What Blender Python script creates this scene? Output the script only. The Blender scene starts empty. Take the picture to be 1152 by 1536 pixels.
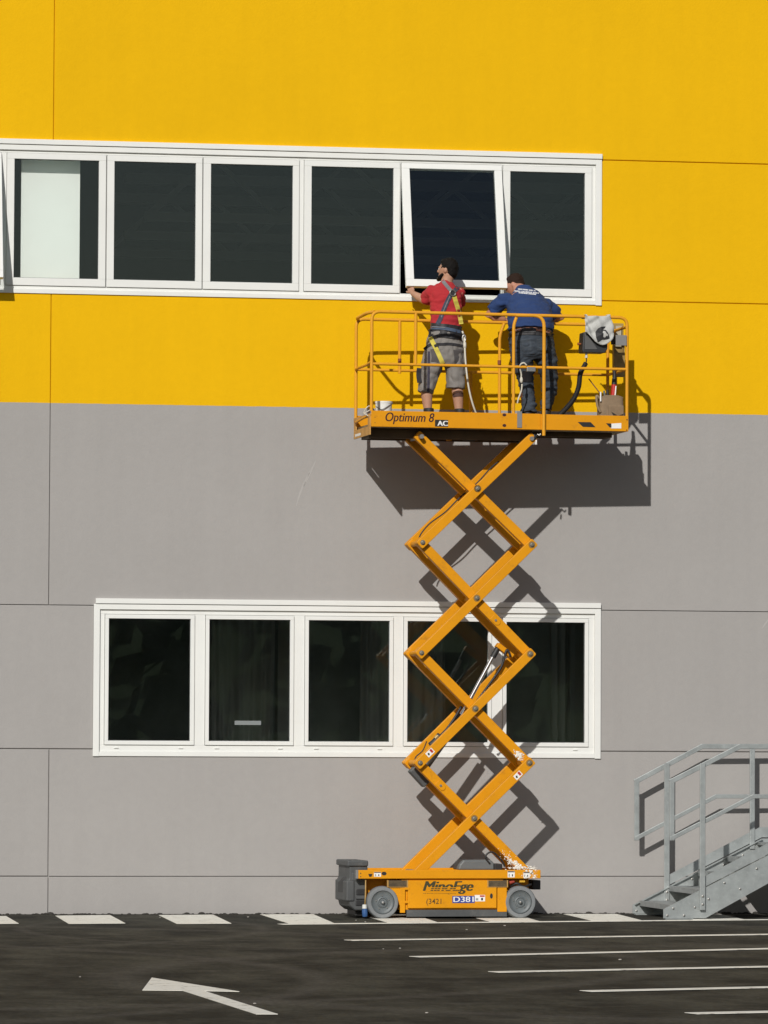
import bpy, bmesh, math, random
from mathutils import Vector, Matrix, noise
from mathutils.bvhtree import BVHTree
random.seed(7)
S = bpy.context.scene
COL = S.collection
V = Vector
# ------------------------------------------------------------------ camera, sky, sun, exposure
F_PX = 7077.0                                   # focal length in photo pixels (1152 wide)
YAW, PITCH, ROLL = 0.168288677, 0.0483162583, 0.00486420208
CAM = V((0.0, -46.9972415, 1.7498))
FW = V((math.sin(YAW)*math.cos(PITCH), math.cos(YAW)*math.cos(PITCH), math.sin(PITCH)))
_r = V((math.cos(YAW), -math.sin(YAW), 0)); _u = _r.cross(FW)
RT = _r*math.cos(ROLL) + _u*math.sin(ROLL)
UP = -_r*math.sin(ROLL) + _u*math.cos(ROLL)
cd = bpy.data.cameras.new('camera'); cam = bpy.data.objects.new('camera', cd); COL.objects.link(cam)
cd.sensor_fit = 'HORIZONTAL'; cd.sensor_width = 36.0; cd.lens = 36.0*F_PX/1152.0
cd.clip_start = 0.5; cd.clip_end = 3000
m = Matrix((RT, UP, -FW)).transposed().to_4x4(); m.translation = CAM
cam.matrix_world = m
S.camera = cam
SUN_DIR = V((0.43, 1.0, -0.595)).normalized()   # the way the light travels
to_sun = -SUN_DIR
w = bpy.data.worlds.new('World'); S.world = w; w.use_nodes = True
nt = w.node_tree; nt.nodes.clear()
sky = nt.nodes.new('ShaderNodeTexSky'); sky.sky_type = 'NISHITA'; sky.sun_disc = False
sky.sun_elevation = math.asin(to_sun.z)
sky.sun_rotation = math.atan2(to_sun.x, to_sun.y)
sky.air_density = 1.0; sky.dust_density = 1.2; sky.ozone_density = 1.0
bg = nt.nodes.new('ShaderNodeBackground'); bg.inputs['Strength'].default_value = 0.05
wo = nt.nodes.new('ShaderNodeOutputWorld')
nt.links.new(sky.outputs[0], bg.inputs[0]); nt.links.new(bg.outputs[0], wo.inputs[0])
sl = bpy.data.lights.new('sun', 'SUN'); sl.energy = 3.55; sl.angle = math.radians(0.53); sl.color = (1.0, 0.97, 0.925)
sun = bpy.data.objects.new('sun', sl); COL.objects.link(sun)
sun.rotation_euler = SUN_DIR.to_track_quat('-Z', 'Y').to_euler(); sun.location = (-10, -30, 25)
S.view_settings.view_transform = 'Standard'; S.view_settings.look = 'None'
S.view_settings.exposure = 0.0; S.view_settings.gamma = 1.0; S.view_settings.use_curve_mapping = False
S.render.engine = 'CYCLES'
S.cycles.max_bounces = 8; S.cycles.transparent_max_bounces = 16

# ------------------------------------------------------------------ pixel -> place helpers
def ray(px, py): return FW*F_PX + RT*(px-576) + UP*(768-py)
def W(px, py, y=0.0):                            # on a plane parallel to the wall
    d = ray(px, py); return CAM + d*((y-CAM.y)/d.y)
def G(px, py, z=0.0):                            # on the ground
    d = ray(px, py); return CAM + d*((z-CAM.z)/d.z)
class Frame:                                     # a turned object: local x along, y towards the wall
    def __init__(s, o, ang):
        s.o = V(o); s.a = ang
        s.U = V((math.cos(ang), math.sin(ang), 0)); s.V = V((-math.sin(ang), math.cos(ang), 0))
    def at(s, px, py, yl):
        d = ray(px, py); t = (yl-(CAM-s.o).dot(s.V))/d.dot(s.V)
        L = CAM + d*t - s.o
        return V((L.dot(s.U), yl, L.z))
    def world(s, p): return s.o + s.U*p[0] + s.V*p[1] + V((0, 0, p[2]))
LF = Frame((7.63820409, -1.27, 0), math.radians(2.5))

# ------------------------------------------------------------------ materials
def lin(c): return tuple(((x/255)/12.92 if x/255 <= .04045 else ((x/255+.055)/1.055)**2.4) for x in c)
MATS = {}
def mat(name, col, rough=.5, metal=0, var=0.0, vscale=3.0, bump=0.0, bscale=60.0, spec=.5, dirt=None, dscale=6.0, damt=.5, coat=0.0):
    if name in MATS: return MATS[name]
    m = bpy.data.materials.new(name); m.use_nodes = True; MATS[name] = m
    n = m.node_tree.nodes; l = m.node_tree.links; b = n['Principled BSDF']
    b.inputs['Roughness'].default_value = rough; b.inputs['Metallic'].default_value = metal
    b.inputs['Specular IOR Level'].default_value = spec
    if coat: b.inputs['Coat Weight'].default_value = coat; b.inputs['Coat Roughness'].default_value = .25
    c4 = (*col, 1)
    b.inputs['Base Color'].default_value = c4
    tc = n.new('ShaderNodeTexCoord'); src = None
    if var > 0:
        t = n.new('ShaderNodeTexNoise'); t.inputs['Scale'].default_value = vscale; t.inputs['Detail'].default_value = 6; t.inputs['Roughness'].default_value = .6
        l.new(tc.outputs['Object'], t.inputs['Vector'])
        r = n.new('ShaderNodeValToRGB'); r.color_ramp.elements[0].position = .3; r.color_ramp.elements[1].position = .7
        r.color_ramp.elements[0].color = (*[x*(1-var) for x in col], 1); r.color_ramp.elements[1].color = (*[min(1, x*(1+var)) for x in col], 1)
        l.new(t.outputs['Fac'], r.inputs['Fac']); src = r.outputs['Color']
    if dirt:
        t2 = n.new('ShaderNodeTexNoise'); t2.inputs['Scale'].default_value = dscale; t2.inputs['Detail'].default_value = 8; t2.inputs['Roughness'].default_value = .7
        l.new(tc.outputs['Object'], t2.inputs['Vector'])
        r2 = n.new('ShaderNodeValToRGB'); r2.color_ramp.elements[0].position = .56; r2.color_ramp.elements[1].position = .74
        l.new(t2.outputs['Fac'], r2.inputs['Fac'])
        mu = n.new('ShaderNodeMath'); mu.operation = 'MULTIPLY'; mu.inputs[1].default_value = damt
        l.new(r2.outputs['Color'], mu.inputs[0])
        mx = n.new('ShaderNodeMix'); mx.data_type = 'RGBA'
        l.new(mu.outputs[0], mx.inputs['Factor'])
        if src: l.new(src, mx.inputs[6])
        else: mx.inputs[6].default_value = c4
        mx.inputs[7].default_value = (*dirt, 1); src = mx.outputs[2]
    if src: l.new(src, b.inputs['Base Color'])
    if bump > 0:
        t3 = n.new('ShaderNodeTexNoise'); t3.inputs['Scale'].default_value = bscale; t3.inputs['Detail'].default_value = 5
        l.new(tc.outputs['Object'], t3.inputs['Vector'])
        bp = n.new('ShaderNodeBump'); bp.inputs['Strength'].default_value = bump; bp.inputs['Distance'].default_value = .01
        l.new(t3.outputs['Fac'], bp.inputs['Height']); l.new(bp.outputs['Normal'], b.inputs['Normal'])
    return m

def wall_material():
    m = bpy.data.materials.new('painted_concrete'); m.use_nodes = True
    n = m.node_tree.nodes; l = m.node_tree.links; b = n['Principled BSDF']
    g = n.new('ShaderNodeNewGeometry'); sx = n.new('ShaderNodeSeparateXYZ'); l.new(g.outputs['Position'], sx.inputs[0])
    # slightly wavering masking-tape line between the two paints
    t0 = n.new('ShaderNodeTexNoise'); t0.inputs['Scale'].default_value = 9; l.new(g.outputs['Position'], t0.inputs['Vector'])
    ma = n.new('ShaderNodeMath'); ma.operation = 'MULTIPLY_ADD'; ma.inputs[1].default_value = .008; l.new(t0.outputs['Fac'], ma.inputs[0]); l.new(sx.outputs['Z'], ma.inputs[2])
    gt = n.new('ShaderNodeMath'); gt.operation = 'GREATER_THAN'; gt.inputs[1].default_value = 5.107; l.new(ma.outputs[0], gt.inputs[0])
    mx = n.new('ShaderNodeMix'); mx.data_type = 'RGBA'; l.new(gt.outputs[0], mx.inputs['Factor'])
    mx.inputs[6].default_value = (.340, .3255, .3125, 1); mx.inputs[7].default_value = (.74, .42, .003, 1)
    # roller patches and weather
    t1 = n.new('ShaderNodeTexNoise'); t1.inputs['Scale'].default_value = .9; t1.inputs['Detail'].default_value = 7; t1.inputs['Roughness'].default_value = .55
    l.new(g.outputs['Position'], t1.inputs['Vector'])
    mp = n.new('ShaderNodeMapping'); mp.inputs['Scale'].default_value = (5, 5, .35); l.new(g.outputs['Position'], mp.inputs['Vector'])
    t2 = n.new('ShaderNodeTexNoise'); t2.inputs['Scale'].default_value = 1.2; t2.inputs['Detail'].default_value = 5; l.new(mp.outputs[0], t2.inputs['Vector'])
    t4 = n.new('ShaderNodeTexNoise'); t4.inputs['Scale'].default_value = 14; t4.inputs['Detail'].default_value = 6; l.new(g.outputs['Position'], t4.inputs['Vector'])
    def rng(sock, a, c):
        q = n.new('ShaderNodeMapRange'); q.inputs['From Min'].default_value = .3; q.inputs['From Max'].default_value = .7
        q.inputs['To Min'].default_value = a; q.inputs['To Max'].default_value = c; l.new(sock, q.inputs['Value']); return q.outputs[0]
    k1, k2, k3 = rng(t1.outputs['Fac'], .975, 1.025), rng(t2.outputs['Fac'], .985, 1.015), rng(t4.outputs['Fac'], .985, 1.015)
    m1 = n.new('ShaderNodeMath'); m1.operation = 'MULTIPLY'; l.new(k1, m1.inputs[0]); l.new(k2, m1.inputs[1])
    m2 = n.new('ShaderNodeMath'); m2.operation = 'MULTIPLY'; l.new(m1.outputs[0], m2.inputs[0]); l.new(k3, m2.inputs[1])
    oi = n.new('ShaderNodeObjectInfo'); mo = n.new('ShaderNodeMapRange'); mo.inputs['To Min'].default_value = .975; mo.inputs['To Max'].default_value = 1.025; l.new(oi.outputs['Random'], mo.inputs['Value'])
    m9 = n.new('ShaderNodeMath'); m9.operation = 'MULTIPLY'; l.new(m2.outputs[0], m9.inputs[0]); l.new(mo.outputs[0], m9.inputs[1]); m2 = m9
    vm = n.new('ShaderNodeVectorMath'); vm.operation = 'SCALE'; l.new(mx.outputs[2], vm.inputs[0]); l.new(m2.outputs[0], vm.inputs['Scale'])
    # dust splashed up from the ground: a ragged pale foot
    l.new(vm.outputs[0], b.inputs['Base Color'])
    b.inputs['Roughness'].default_value = .85; b.inputs['Specular IOR Level'].default_value = .12
    t3 = n.new('ShaderNodeTexNoise'); t3.inputs['Scale'].default_value = 45; t3.inputs['Detail'].default_value = 6; l.new(g.outputs['Position'], t3.inputs['Vector'])
    t5 = n.new('ShaderNodeTexNoise'); t5.inputs['Scale'].default_value = 2.2; t5.inputs['Detail'].default_value = 3; l.new(g.outputs['Position'], t5.inputs['Vector'])
    ad = n.new('ShaderNodeMath'); ad.operation = 'MULTIPLY_ADD'; ad.inputs[1].default_value = 3.0; l.new(t5.outputs['Fac'], ad.inputs[0]); l.new(t3.outputs['Fac'], ad.inputs[2])
    bp = n.new('ShaderNodeBump'); bp.inputs['Strength'].default_value = .35; bp.inputs['Distance'].default_value = .006
    l.new(ad.outputs[0], bp.inputs['Height']); l.new(bp.outputs[0], b.inputs['Normal'])
    return m

def asphalt_material():
    m = bpy.data.materials.new('asphalt'); m.use_nodes = True
    n = m.node_tree.nodes; l = m.node_tree.links; b = n['Principled BSDF']
    g = n.new('ShaderNodeNewGeometry')
    def no(sc, det=6, ro=.6, vec=None):
        t = n.new('ShaderNodeTexNoise'); t.inputs['Scale'].default_value = sc; t.inputs['Detail'].default_value = det; t.inputs['Roughness'].default_value = ro
        l.new(vec or g.outputs['Position'], t.inputs['Vector']); return t.outputs['Fac']
    mp = n.new('ShaderNodeMapping'); mp.inputs['Scale'].default_value = (1.0, .55, 1); mp.inputs['Rotation'].default_value = (0, 0, .12); l.new(g.outputs['Position'], mp.inputs['Vector'])
    base = n.new('ShaderNodeValToRGB'); e = base.color_ramp.elements
    e[0].position = .40; e[0].color = (.0145, .0140, .0102, 1); e[1].position = .62; e[1].color = (.056, .0535, .0395, 1)
    l.new(no(1.5, 9, .68, mp.outputs[0]), base.inputs['Fac'])
    # pale dusty drag marks running along the building
    mp2 = n.new('ShaderNodeMapping'); mp2.inputs['Scale'].default_value = (.7, 1.3, 1); mp2.inputs['Rotation'].default_value = (0, 0, -.1); l.new(g.outputs['Position'], mp2.inputs['Vector'])
    r2 = n.new('ShaderNodeMapRange'); r2.inputs['From Min'].default_value = .53; r2.inputs['From Max'].default_value = .72; r2.inputs['To Max'].default_value = .62
    l.new(no(1.6, 9, .72, mp2.outputs[0]), r2.inputs['Value'])
    mx = n.new('ShaderNodeMix'); mx.data_type = 'RGBA'; l.new(r2.outputs[0], mx.inputs['Factor']); l.new(base.outputs['Color'], mx.inputs[6]); mx.inputs[7].default_value = (.105, .098, .079, 1)
    # tyre arcs of dust: rings about a few turning centres
    last = mx.outputs[2]
    for cx, cy, R, wd in ((1.2, -3.0, 5.1, .12), (1.4, -9.5, 7.0, .22), (8.4, -4.0, 4.4, .10), (9.5, -13.0, 5.6, .3), (-2.0, -12.0, 7.4, .2)):
        dv = n.new('ShaderNodeVectorMath'); dv.operation = 'DISTANCE'; dv.inputs[1].default_value = (cx, cy, 0); l.new(g.outputs['Position'], dv.inputs[0])
        s1 = n.new('ShaderNodeMath'); s1.operation = 'SUBTRACT'; s1.inputs[1].default_value = R; l.new(dv.outputs['Value'], s1.inputs[0])
        ab = n.new('ShaderNodeMath'); ab.operation = 'ABSOLUTE'; l.new(s1.outputs[0], ab.inputs[0])
        mr = n.new('ShaderNodeMapRange'); mr.inputs['From Min'].default_value = 0; mr.inputs['From Max'].default_value = wd; mr.inputs['To Min'].default_value = .95; mr.inputs['To Max'].default_value = 0; l.new(ab.outputs[0], mr.inputs['Value'])
        mm = n.new('ShaderNodeMath'); mm.operation = 'MULTIPLY'; l.new(mr.outputs[0], mm.inputs[0]); l.new(no(2.3, 6, .7), mm.inputs[1])
        mq = n.new('ShaderNodeMix'); mq.data_type = 'RGBA'; l.new(mm.outputs[0], mq.inputs['Factor']); l.new(last, mq.inputs[6]); mq.inputs[7].default_value = (.085, .078, .066, 1); last = mq.outputs[2]
    fg = n.new('ShaderNodeMapRange'); fg.inputs['From Min'].default_value = .3; fg.inputs['From Max'].default_value = .7; fg.inputs['To Min'].default_value = .5; fg.inputs['To Max'].default_value = 1.5
    mp3 = n.new('ShaderNodeMapping'); mp3.inputs['Scale'].default_value = (.6, .3, 1); l.new(g.outputs['Position'], mp3.inputs['Vector'])
    l.new(no(34, 6, .75, mp3.outputs[0]), fg.inputs['Value']); vs = n.new('ShaderNodeVectorMath'); vs.operation = 'SCALE'; l.new(last, vs.inputs[0]); l.new(fg.outputs[0], vs.inputs['Scale']); last = vs.outputs[0]
    # pale stone chips
    vo = n.new('ShaderNodeTexVoronoi'); vo.inputs['Scale'].default_value = 2.2; l.new(g.outputs['Position'], vo.inputs['Vector'])
    lt = n.new('ShaderNodeMath'); lt.operation = 'LESS_THAN'; lt.inputs[1].default_value = .02; l.new(vo.outputs['Distance'], lt.inputs[0])
    gt = n.new('ShaderNodeMath'); gt.operation = 'GREATER_THAN'; gt.inputs[1].default_value = .55; l.new(no(.8, 2), gt.inputs[0])
    m3 = n.new('ShaderNodeMath'); m3.operation = 'MULTIPLY'; l.new(lt.outputs[0], m3.inputs[0]); l.new(gt.outputs[0], m3.inputs[1])
    mq = n.new('ShaderNodeMix'); mq.data_type = 'RGBA'; l.new(m3.outputs[0], mq.inputs['Factor']); l.new(last, mq.inputs[6]); mq.inputs[7].default_value = (.22, .2, .17, 1); last = mq.outputs[2]
    l.new(last, b.inputs['Base Color'])
    b.inputs['Roughness'].default_value = .9; b.inputs['Specular IOR Level'].default_value = .25
    bp = n.new('ShaderNodeBump'); bp.inputs['Strength'].default_value = .7; bp.inputs['Distance'].default_value = .012
    l.new(no(55, 5), bp.inputs['Height']); l.new(bp.outputs[0], b.inputs['Normal'])
    return m

def road_paint():
    m = bpy.data.materials.new('road_paint'); m.use_nodes = True
    n = m.node_tree.nodes; l = m.node_tree.links; b = n['Principled BSDF']
    g = n.new('ShaderNodeNewGeometry')
    t = n.new('ShaderNodeTexNoise'); t.inputs['Scale'].default_value = 7; t.inputs['Detail'].default_value = 9; t.inputs['Roughness'].default_value = .75; l.new(g.outputs['Position'], t.inputs['Vector'])
    r = n.new('ShaderNodeValToRGB'); e = r.color_ramp.elements
    e[0].position = .34; e[0].color = (.34, .31, .26, 1); e[1].position = .46; e[1].color = (.80, .78, .70, 1)
    l.new(t.outputs['Fac'], r.inputs['Fac']); l.new(r.outputs['Color'], b.inputs['Base Color'])
    b.inputs['Roughness'].default_value = .8
    return m

def glass_material(name, tint, refl=1.0):
    m = bpy.data.materials.new(name); m.use_nodes = True
    n = m.node_tree.nodes; l = m.node_tree.links; n.clear()
    o = n.new('ShaderNodeOutputMaterial'); tr = n.new('ShaderNodeBsdfTransparent'); tr.inputs[0].default_value = (*tint, 1)
    gl = n.new('ShaderNodeBsdfGlossy'); gl.inputs['Roughness'].default_value = 0.0; gl.inputs[0].default_value = (.84, .97, .97, 1)
    fr = n.new('ShaderNodeFresnel'); fr.inputs[0].default_value = 1.5
    mu = n.new('ShaderNodeMath'); mu.operation = 'MULTIPLY'; mu.inputs[1].default_value = refl; l.new(fr.outputs[0], mu.inputs[0])
    mx = n.new('ShaderNodeMixShader'); l.new(mu.outputs[0], mx.inputs[0]); l.new(tr.outputs[0], mx.inputs[1]); l.new(gl.outputs[0], mx.inputs[2])
    l.new(mx.outputs[0], o.inputs[0])
    # slight waviness of the pane
    tc = n.new('ShaderNodeTexCoord'); t = n.new('ShaderNodeTexNoise'); t.inputs['Scale'].default_value = 1.6; t.inputs['Detail'].default_value = 1; l.new(tc.outputs['Object'], t.inputs['Vector'])
    bp = n.new('ShaderNodeBump'); bp.inputs['Strength'].default_value = .02; bp.inputs['Distance'].default_value = .02; l.new(t.outputs['Fac'], bp.inputs['Height'])
    l.new(bp.outputs[0], gl.inputs['Normal'])
    return m

M_WALL = wall_material(); M_ASPH = asphalt_material(); M_PAINT = road_paint()
M_GLASS = glass_material('window_glass', (.95, .957, .95))
M_FRAME = mat('white_pvc', (.74, .745, .715), .38, var=.03, vscale=2.5, dirt=(.52, .5, .45), dscale=5, damt=.16)
M_GASKET = mat('grey_gasket', (.10, .10, .10), .7)
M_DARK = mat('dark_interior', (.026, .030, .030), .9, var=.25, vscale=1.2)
M_INFLOOR = mat('interior_floor', (.30, .32, .31), .8, var=.2)
M_JOINT = mat('joint_sealant', (.13, .11, .075), .9)
M_ORANGE = mat('lift_orange_paint', (.66, .272, .003), .5, spec=.22, var=.05, vscale=4, dirt=(.30, .13, .02), dscale=11, damt=.5, bump=.05, bscale=30)
M_DUSTOR = mat('faded_orange_rail_paint', (.68, .31, .018), .55, spec=.25, var=.07, vscale=7, dirt=(.32, .15, .03), dscale=14, damt=.5)
M_UNDER = mat('shade_brown_underside', (.09, .055, .025), .7, var=.3, vscale=5)  # dark brown carries the shade beneath the deck; small bolts and rivets share it
M_TYRE = mat('grey_tyre', (.175, .185, .19), .75, var=.12, vscale=9, dirt=(.3, .3, .28), dscale=12, damt=.35)
M_HUB = mat('grey_hub', (.115, .13, .135), .5, var=.12, vscale=12, dirt=(.32, .31, .28), dscale=10, damt=.3)
M_GREY = mat('dark_grey_plastic', (.070, .073, .074), .6, var=.15, vscale=5, dirt=(.2, .19, .17), dscale=8, damt=.4, bump=.1, bscale=40)
M_BLACK = mat('black_rubber', (.016, .016, .017), .55)
M_STEEL = mat('bolt_steel', (.35, .34, .32), .4, metal=.8)
M_GALV = mat('galvanised_steel', (.36, .385, .38), .5, metal=.55, var=.14, vscale=9, dirt=(.62, .63, .62), dscale=22, damt=.4, bump=.08, bscale=25)
M_WHITE = mat('white_sticker', (.78, .77, .74), .5)
M_INK = mat('dark_ink', (.045, .008, .006), .5)
M_INK2 = mat('black_ink', (.015, .014, .012), .5)
M_BLUESTK = mat('blue_sticker', (.030, .055, .28), .45)
M_RED = mat('red_ink', (.42, .03, .02), .5)
M_PLASTER = mat('white_plaster_spatter', (.74, .71, .64), .9, bump=.3, bscale=80)
M_GREYPLATE = mat('grey_plate', (.20, .195, .19), .6)
M_CHROME = mat('chromed_rod', (.75, .76, .78), .12, metal=1.0)

# ------------------------------------------------------------------ mesh helpers
class MB:
    def __init__(s): s.v = []; s.f = []; s.m = []; s.cur = 0
    def face(s, idx): s.f.append(idx); s.m.append(s.cur)
    def box(s, x0, x1, y0, y1, z0, z1):
        b = len(s.v)
        s.v += [V((x, y, z)) for z in (z0, z1) for y in (y0, y1) for x in (x0, x1)]
        for q in ((0, 2, 3, 1), (4, 5, 7, 6), (0, 1, 5, 4), (2, 6, 7, 3), (0, 4, 6, 2), (1, 3, 7, 5)): s.face([b+i for i in q])
        return s
    def obb(s, c, ax, hf):
        b = len(s.v); c = V(c)
        s.v += [c + ax[0]*(hf[0]*i) + ax[1]*(hf[1]*j) + ax[2]*(hf[2]*k) for k in (-1, 1) for j in (-1, 1) for i in (-1, 1)]
        for q in ((0, 2, 3, 1), (4, 5, 7, 6), (0, 1, 5, 4), (2, 6, 7, 3), (0, 4, 6, 2), (1, 3, 7, 5)): s.face([b+i for i in q])
        return s
    def beam(s, p0, p1, wdt, hgt, side=(0, 1, 0)):      # wdt along side, hgt across
        p0, p1 = V(p0), V(p1); t = (p1-p0).normalized(); sd = V(side); sd = (sd - t*sd.dot(t)).normalized(); u = t.cross(sd)
        return s.obb((p0+p1)/2, (t, sd, u), ((p1-p0).length/2, wdt/2, hgt/2))
    def rings(s, rs, cap=True):
        n = len(rs[0]); b = len(s.v)
        for r in rs: s.v += [V(p) for p in r]
        for i in range(len(rs)-1):
            for j in range(n):
                k = (j+1) % n
                s.face([b+i*n+j, b+i*n+k, b+(i+1)*n+k, b+(i+1)*n+j])
        if cap:
            s.face([b+j for j in reversed(range(n))]); s.face([b+(len(rs)-1)*n+j for j in range(n)])
        return s
    def tube(s, pts, r, n=10, cap=True):
        pts = [V(p) for p in pts]; rr = r if isinstance(r, (list, tuple)) else [r]*len(pts)
        t0 = (pts[1]-pts[0]).normalized(); a = V((0, 0, 1)) if abs(t0.z) < .9 else V((1, 0, 0))
        u = (a - t0*a.dot(t0)).normalized(); rs = []
        for i, p in enumerate(pts):
            if i == 0: t = t0
            elif i == len(pts)-1: t = (pts[i]-pts[i-1]).normalized()
            else: t = ((pts[i]-pts[i-1]).normalized()+(pts[i+1]-pts[i]).normalized()).normalized()
            u = (u - t*u.dot(t)).normalized(); v2 = t.cross(u)
            rs.append([p + u*(rr[i]*math.cos(2*math.pi*j/n)) + v2*(rr[i]*math.sin(2*math.pi*j/n)) for j in range(n)])
        return s.rings(rs, cap)
    def lathe(s, prof, c, ax, n=32):                    # prof: (radius, along)
        c = V(c); ax = V(ax).normalized(); a = V((0, 0, 1)) if abs(ax.z) < .9 else V((1, 0, 0))
        u = (a - ax*a.dot(ax)).normalized(); v2 = ax.cross(u)
        return s.rings([[c + ax*h + u*(r*math.cos(2*math.pi*j/n)) + v2*(r*math.sin(2*math.pi*j/n)) for j in range(n)] for r, h in prof])
    def prism(s, poly, ex):
        ex = V(ex); b = len(s.v); n = len(poly)
        s.v += [V(p) for p in poly] + [V(p)+ex for p in poly]
        s.face([b+i for i in range(n)]); s.face([b+n+i for i in reversed(range(n))])
        for i in range(n):
            k = (i+1) % n; s.face([b+i, b+n+i, b+n+k, b+k])
        return s
    def limb(s, pts, rad, side=(1, 0, 0), n=16):        # elliptical sections: rad = (a along side, b across)
        pts = [V(p) for p in pts]; rs = []
        for i, p in enumerate(pts):
            t = (pts[min(i+1, len(pts)-1)]-pts[max(i-1, 0)]).normalized()
            sd = V(side); sd = (sd - t*sd.dot(t)).normalized(); o = t.cross(sd)
            a, b2 = rad[i] if isinstance(rad[i], (list, tuple)) else (rad[i], rad[i])
            rs.append([p + sd*(a*math.cos(2*math.pi*j/n)) + o*(b2*math.sin(2*math.pi*j/n)) for j in range(n)])
        return s.rings(rs)
    def ellipsoid(s, c, R, mtx=None, nu=16, nv=10):
        rs = []; c = V(c)
        for i in range(nv+1):
            ph = -math.pi/2 + math.pi*(i+.02 if i == 0 else (i-.02 if i == nv else i))/nv
            ring = []
            for j in range(nu):
                th = 2*math.pi*j/nu
                p = V((R[0]*math.cos(ph)*math.cos(th), R[1]*math.cos(ph)*math.sin(th), R[2]*math.sin(ph)))
                ring.append(c + (mtx @ p if mtx else p))
            rs.append(ring)
        return s.rings(rs)
    def splat(s, c, r, y):                               # flat ragged spot on a face that looks towards -y
        n_ = 11; b = len(s.v); c = V(c); k0 = random.random()*9; st_ = random.uniform(.6, 1.0); an = random.uniform(0, 3.1)
        ring = []
        for j in range(n_):
            a = 2*math.pi*j/n_; q = r*random.uniform(.45, 1.25); x, z = q*math.cos(a), q*st_*math.sin(a)
            ring.append((x*math.cos(an)-z*math.sin(an), x*math.sin(an)+z*math.cos(an)))
        s.v += [V((c.x+x, y-.0022, c.z+z)) for x, z in ring] + [V((c.x, y-.005, c.z))] + [V((c.x+x*1.05, y+.001, c.z+z*1.05)) for x, z in ring]
        for j in range(n_):
            k = (j+1) % n_; s.face([b+j, b+k, b+n_]); s.face([b+j, b+n_+1+j, b+n_+1+k, b+k])
        return s
    def mesh(s, name, mats):
        me = bpy.data.meshes.new(name); me.from_pydata([tuple(p) for p in s.v], [], s.f)
        for q in (mats if isinstance(mats, (list, tuple)) else [mats]): me.materials.append(q)
        me.polygons.foreach_set('material_index', s.m)
        bm = bmesh.new(); bm.from_mesh(me); bmesh.ops.recalc_face_normals(bm, faces=bm.faces); bm.to_mesh(me); bm.free()
        return me
    def build(s, name, mats, parent=None, smooth=False, bevel=0):
        return link(name, s.mesh(name, mats), parent, smooth, bevel)
def link(name, me, parent=None, smooth=False, bevel=0):
    o = bpy.data.objects.new(name, me); COL.objects.link(o); o.parent = parent
    if smooth is True:
        me.polygons.foreach_set('use_smooth', [True]*len(me.polygons))
    elif smooth:
        me.polygons.foreach_set('use_smooth', [True]*len(me.polygons)); me.set_sharp_from_angle(angle=math.radians(smooth))
    if bevel:
        b = o.modifiers.new('bevel', 'BEVEL'); b.width = bevel; b.segments = 2; b.limit_method = 'ANGLE'
    return o
def empty(name, loc=(0, 0, 0), rz=0.0):
    o = bpy.data.objects.new(name, None); COL.objects.link(o); o.location = loc; o.rotation_euler.z = rz; o.empty_display_size = .2; return o
def tag(o, label=None, cat=None, group=None, kind=None):
    if label: o['label'] = label
    if cat: o['category'] = cat
    if group: o['group'] = group
    if kind: o['kind'] = kind
    return o
def fillet(pts, R, k=6):
    pts = [V(p) for p in pts]; out = [pts[0]]
    for i in range(1, len(pts)-1):
        a, b, c = pts[i-1], pts[i], pts[i+1]; d1 = (a-b).normalized(); d2 = (c-b).normalized()
        r = min(R, (a-b).length*.49, (c-b).length*.49); p, q = b+d1*r, b+d2*r
        for j in range(k+1):
            t = j/k; out.append(p*(1-t)**2 + b*2*t*(1-t) + q*t*t)
    return out + [pts[-1]]
def spline(pts, k=6):
    pts = [V(p) for p in pts]; out = []
    for i in range(len(pts)-1):
        p0 = pts[max(i-1, 0)]; p1 = pts[i]; p2 = pts[i+1]; p3 = pts[min(i+2, len(pts)-1)]
        for j in range(k):
            t = j/k
            out.append(.5*((2*p1)+(p2-p0)*t+(2*p0-5*p1+4*p2-p3)*t*t+(3*p1-p0-3*p2+p3)*t**3))
    return out + [pts[-1]]
def lettering(name, txt, x0, x1, z0, z1, y, material, parent, shear=0.0, bold=0.0, layers=1, dx=0.0):
    # raised print on a face that looks towards -y, fitted to a rectangle
    c = bpy.data.curves.new(name, 'FONT'); c.body = txt; c.size = 1; c.shear = shear; c.offset = bold; c.extrude = 0
    t = bpy.data.objects.new(name, c); COL.objects.link(t)
    dg = bpy.context.evaluated_depsgraph_get(); me = bpy.data.meshes.new_from_object(t.evaluated_get(dg))
    bpy.data.objects.remove(t)
    xs = [q.co.x for q in me.vertices]; ys = [q.co.y for q in me.vertices]
    ax, bx, ay, by = min(xs), max(xs), min(ys), max(ys)
    for q in me.vertices:
        q.co = V((x0+(q.co.x-ax)/(bx-ax)*(x1-x0), y, z0+(q.co.y-ay)/(by-ay)*(z1-z0)))
    if layers > 1:                                    # heavier strokes: the glyphs again, a hair apart
        vs = [q.co.copy() for q in me.vertices]; fs = [list(f_.vertices) for f_ in me.polygons]; n0 = len(vs); V2, F2 = [], []
        for k in range(layers):
            V2 += [tuple(q+V((dx*k, -.00012*k, 0))) for q in vs]; F2 += [[i+n0*k for i in f_] for f_ in fs]
        me = bpy.data.meshes.new(name); me.from_pydata(V2, [], F2)
    me.materials.clear(); me.materials.append(material)
    return link(name, me, parent)

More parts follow.
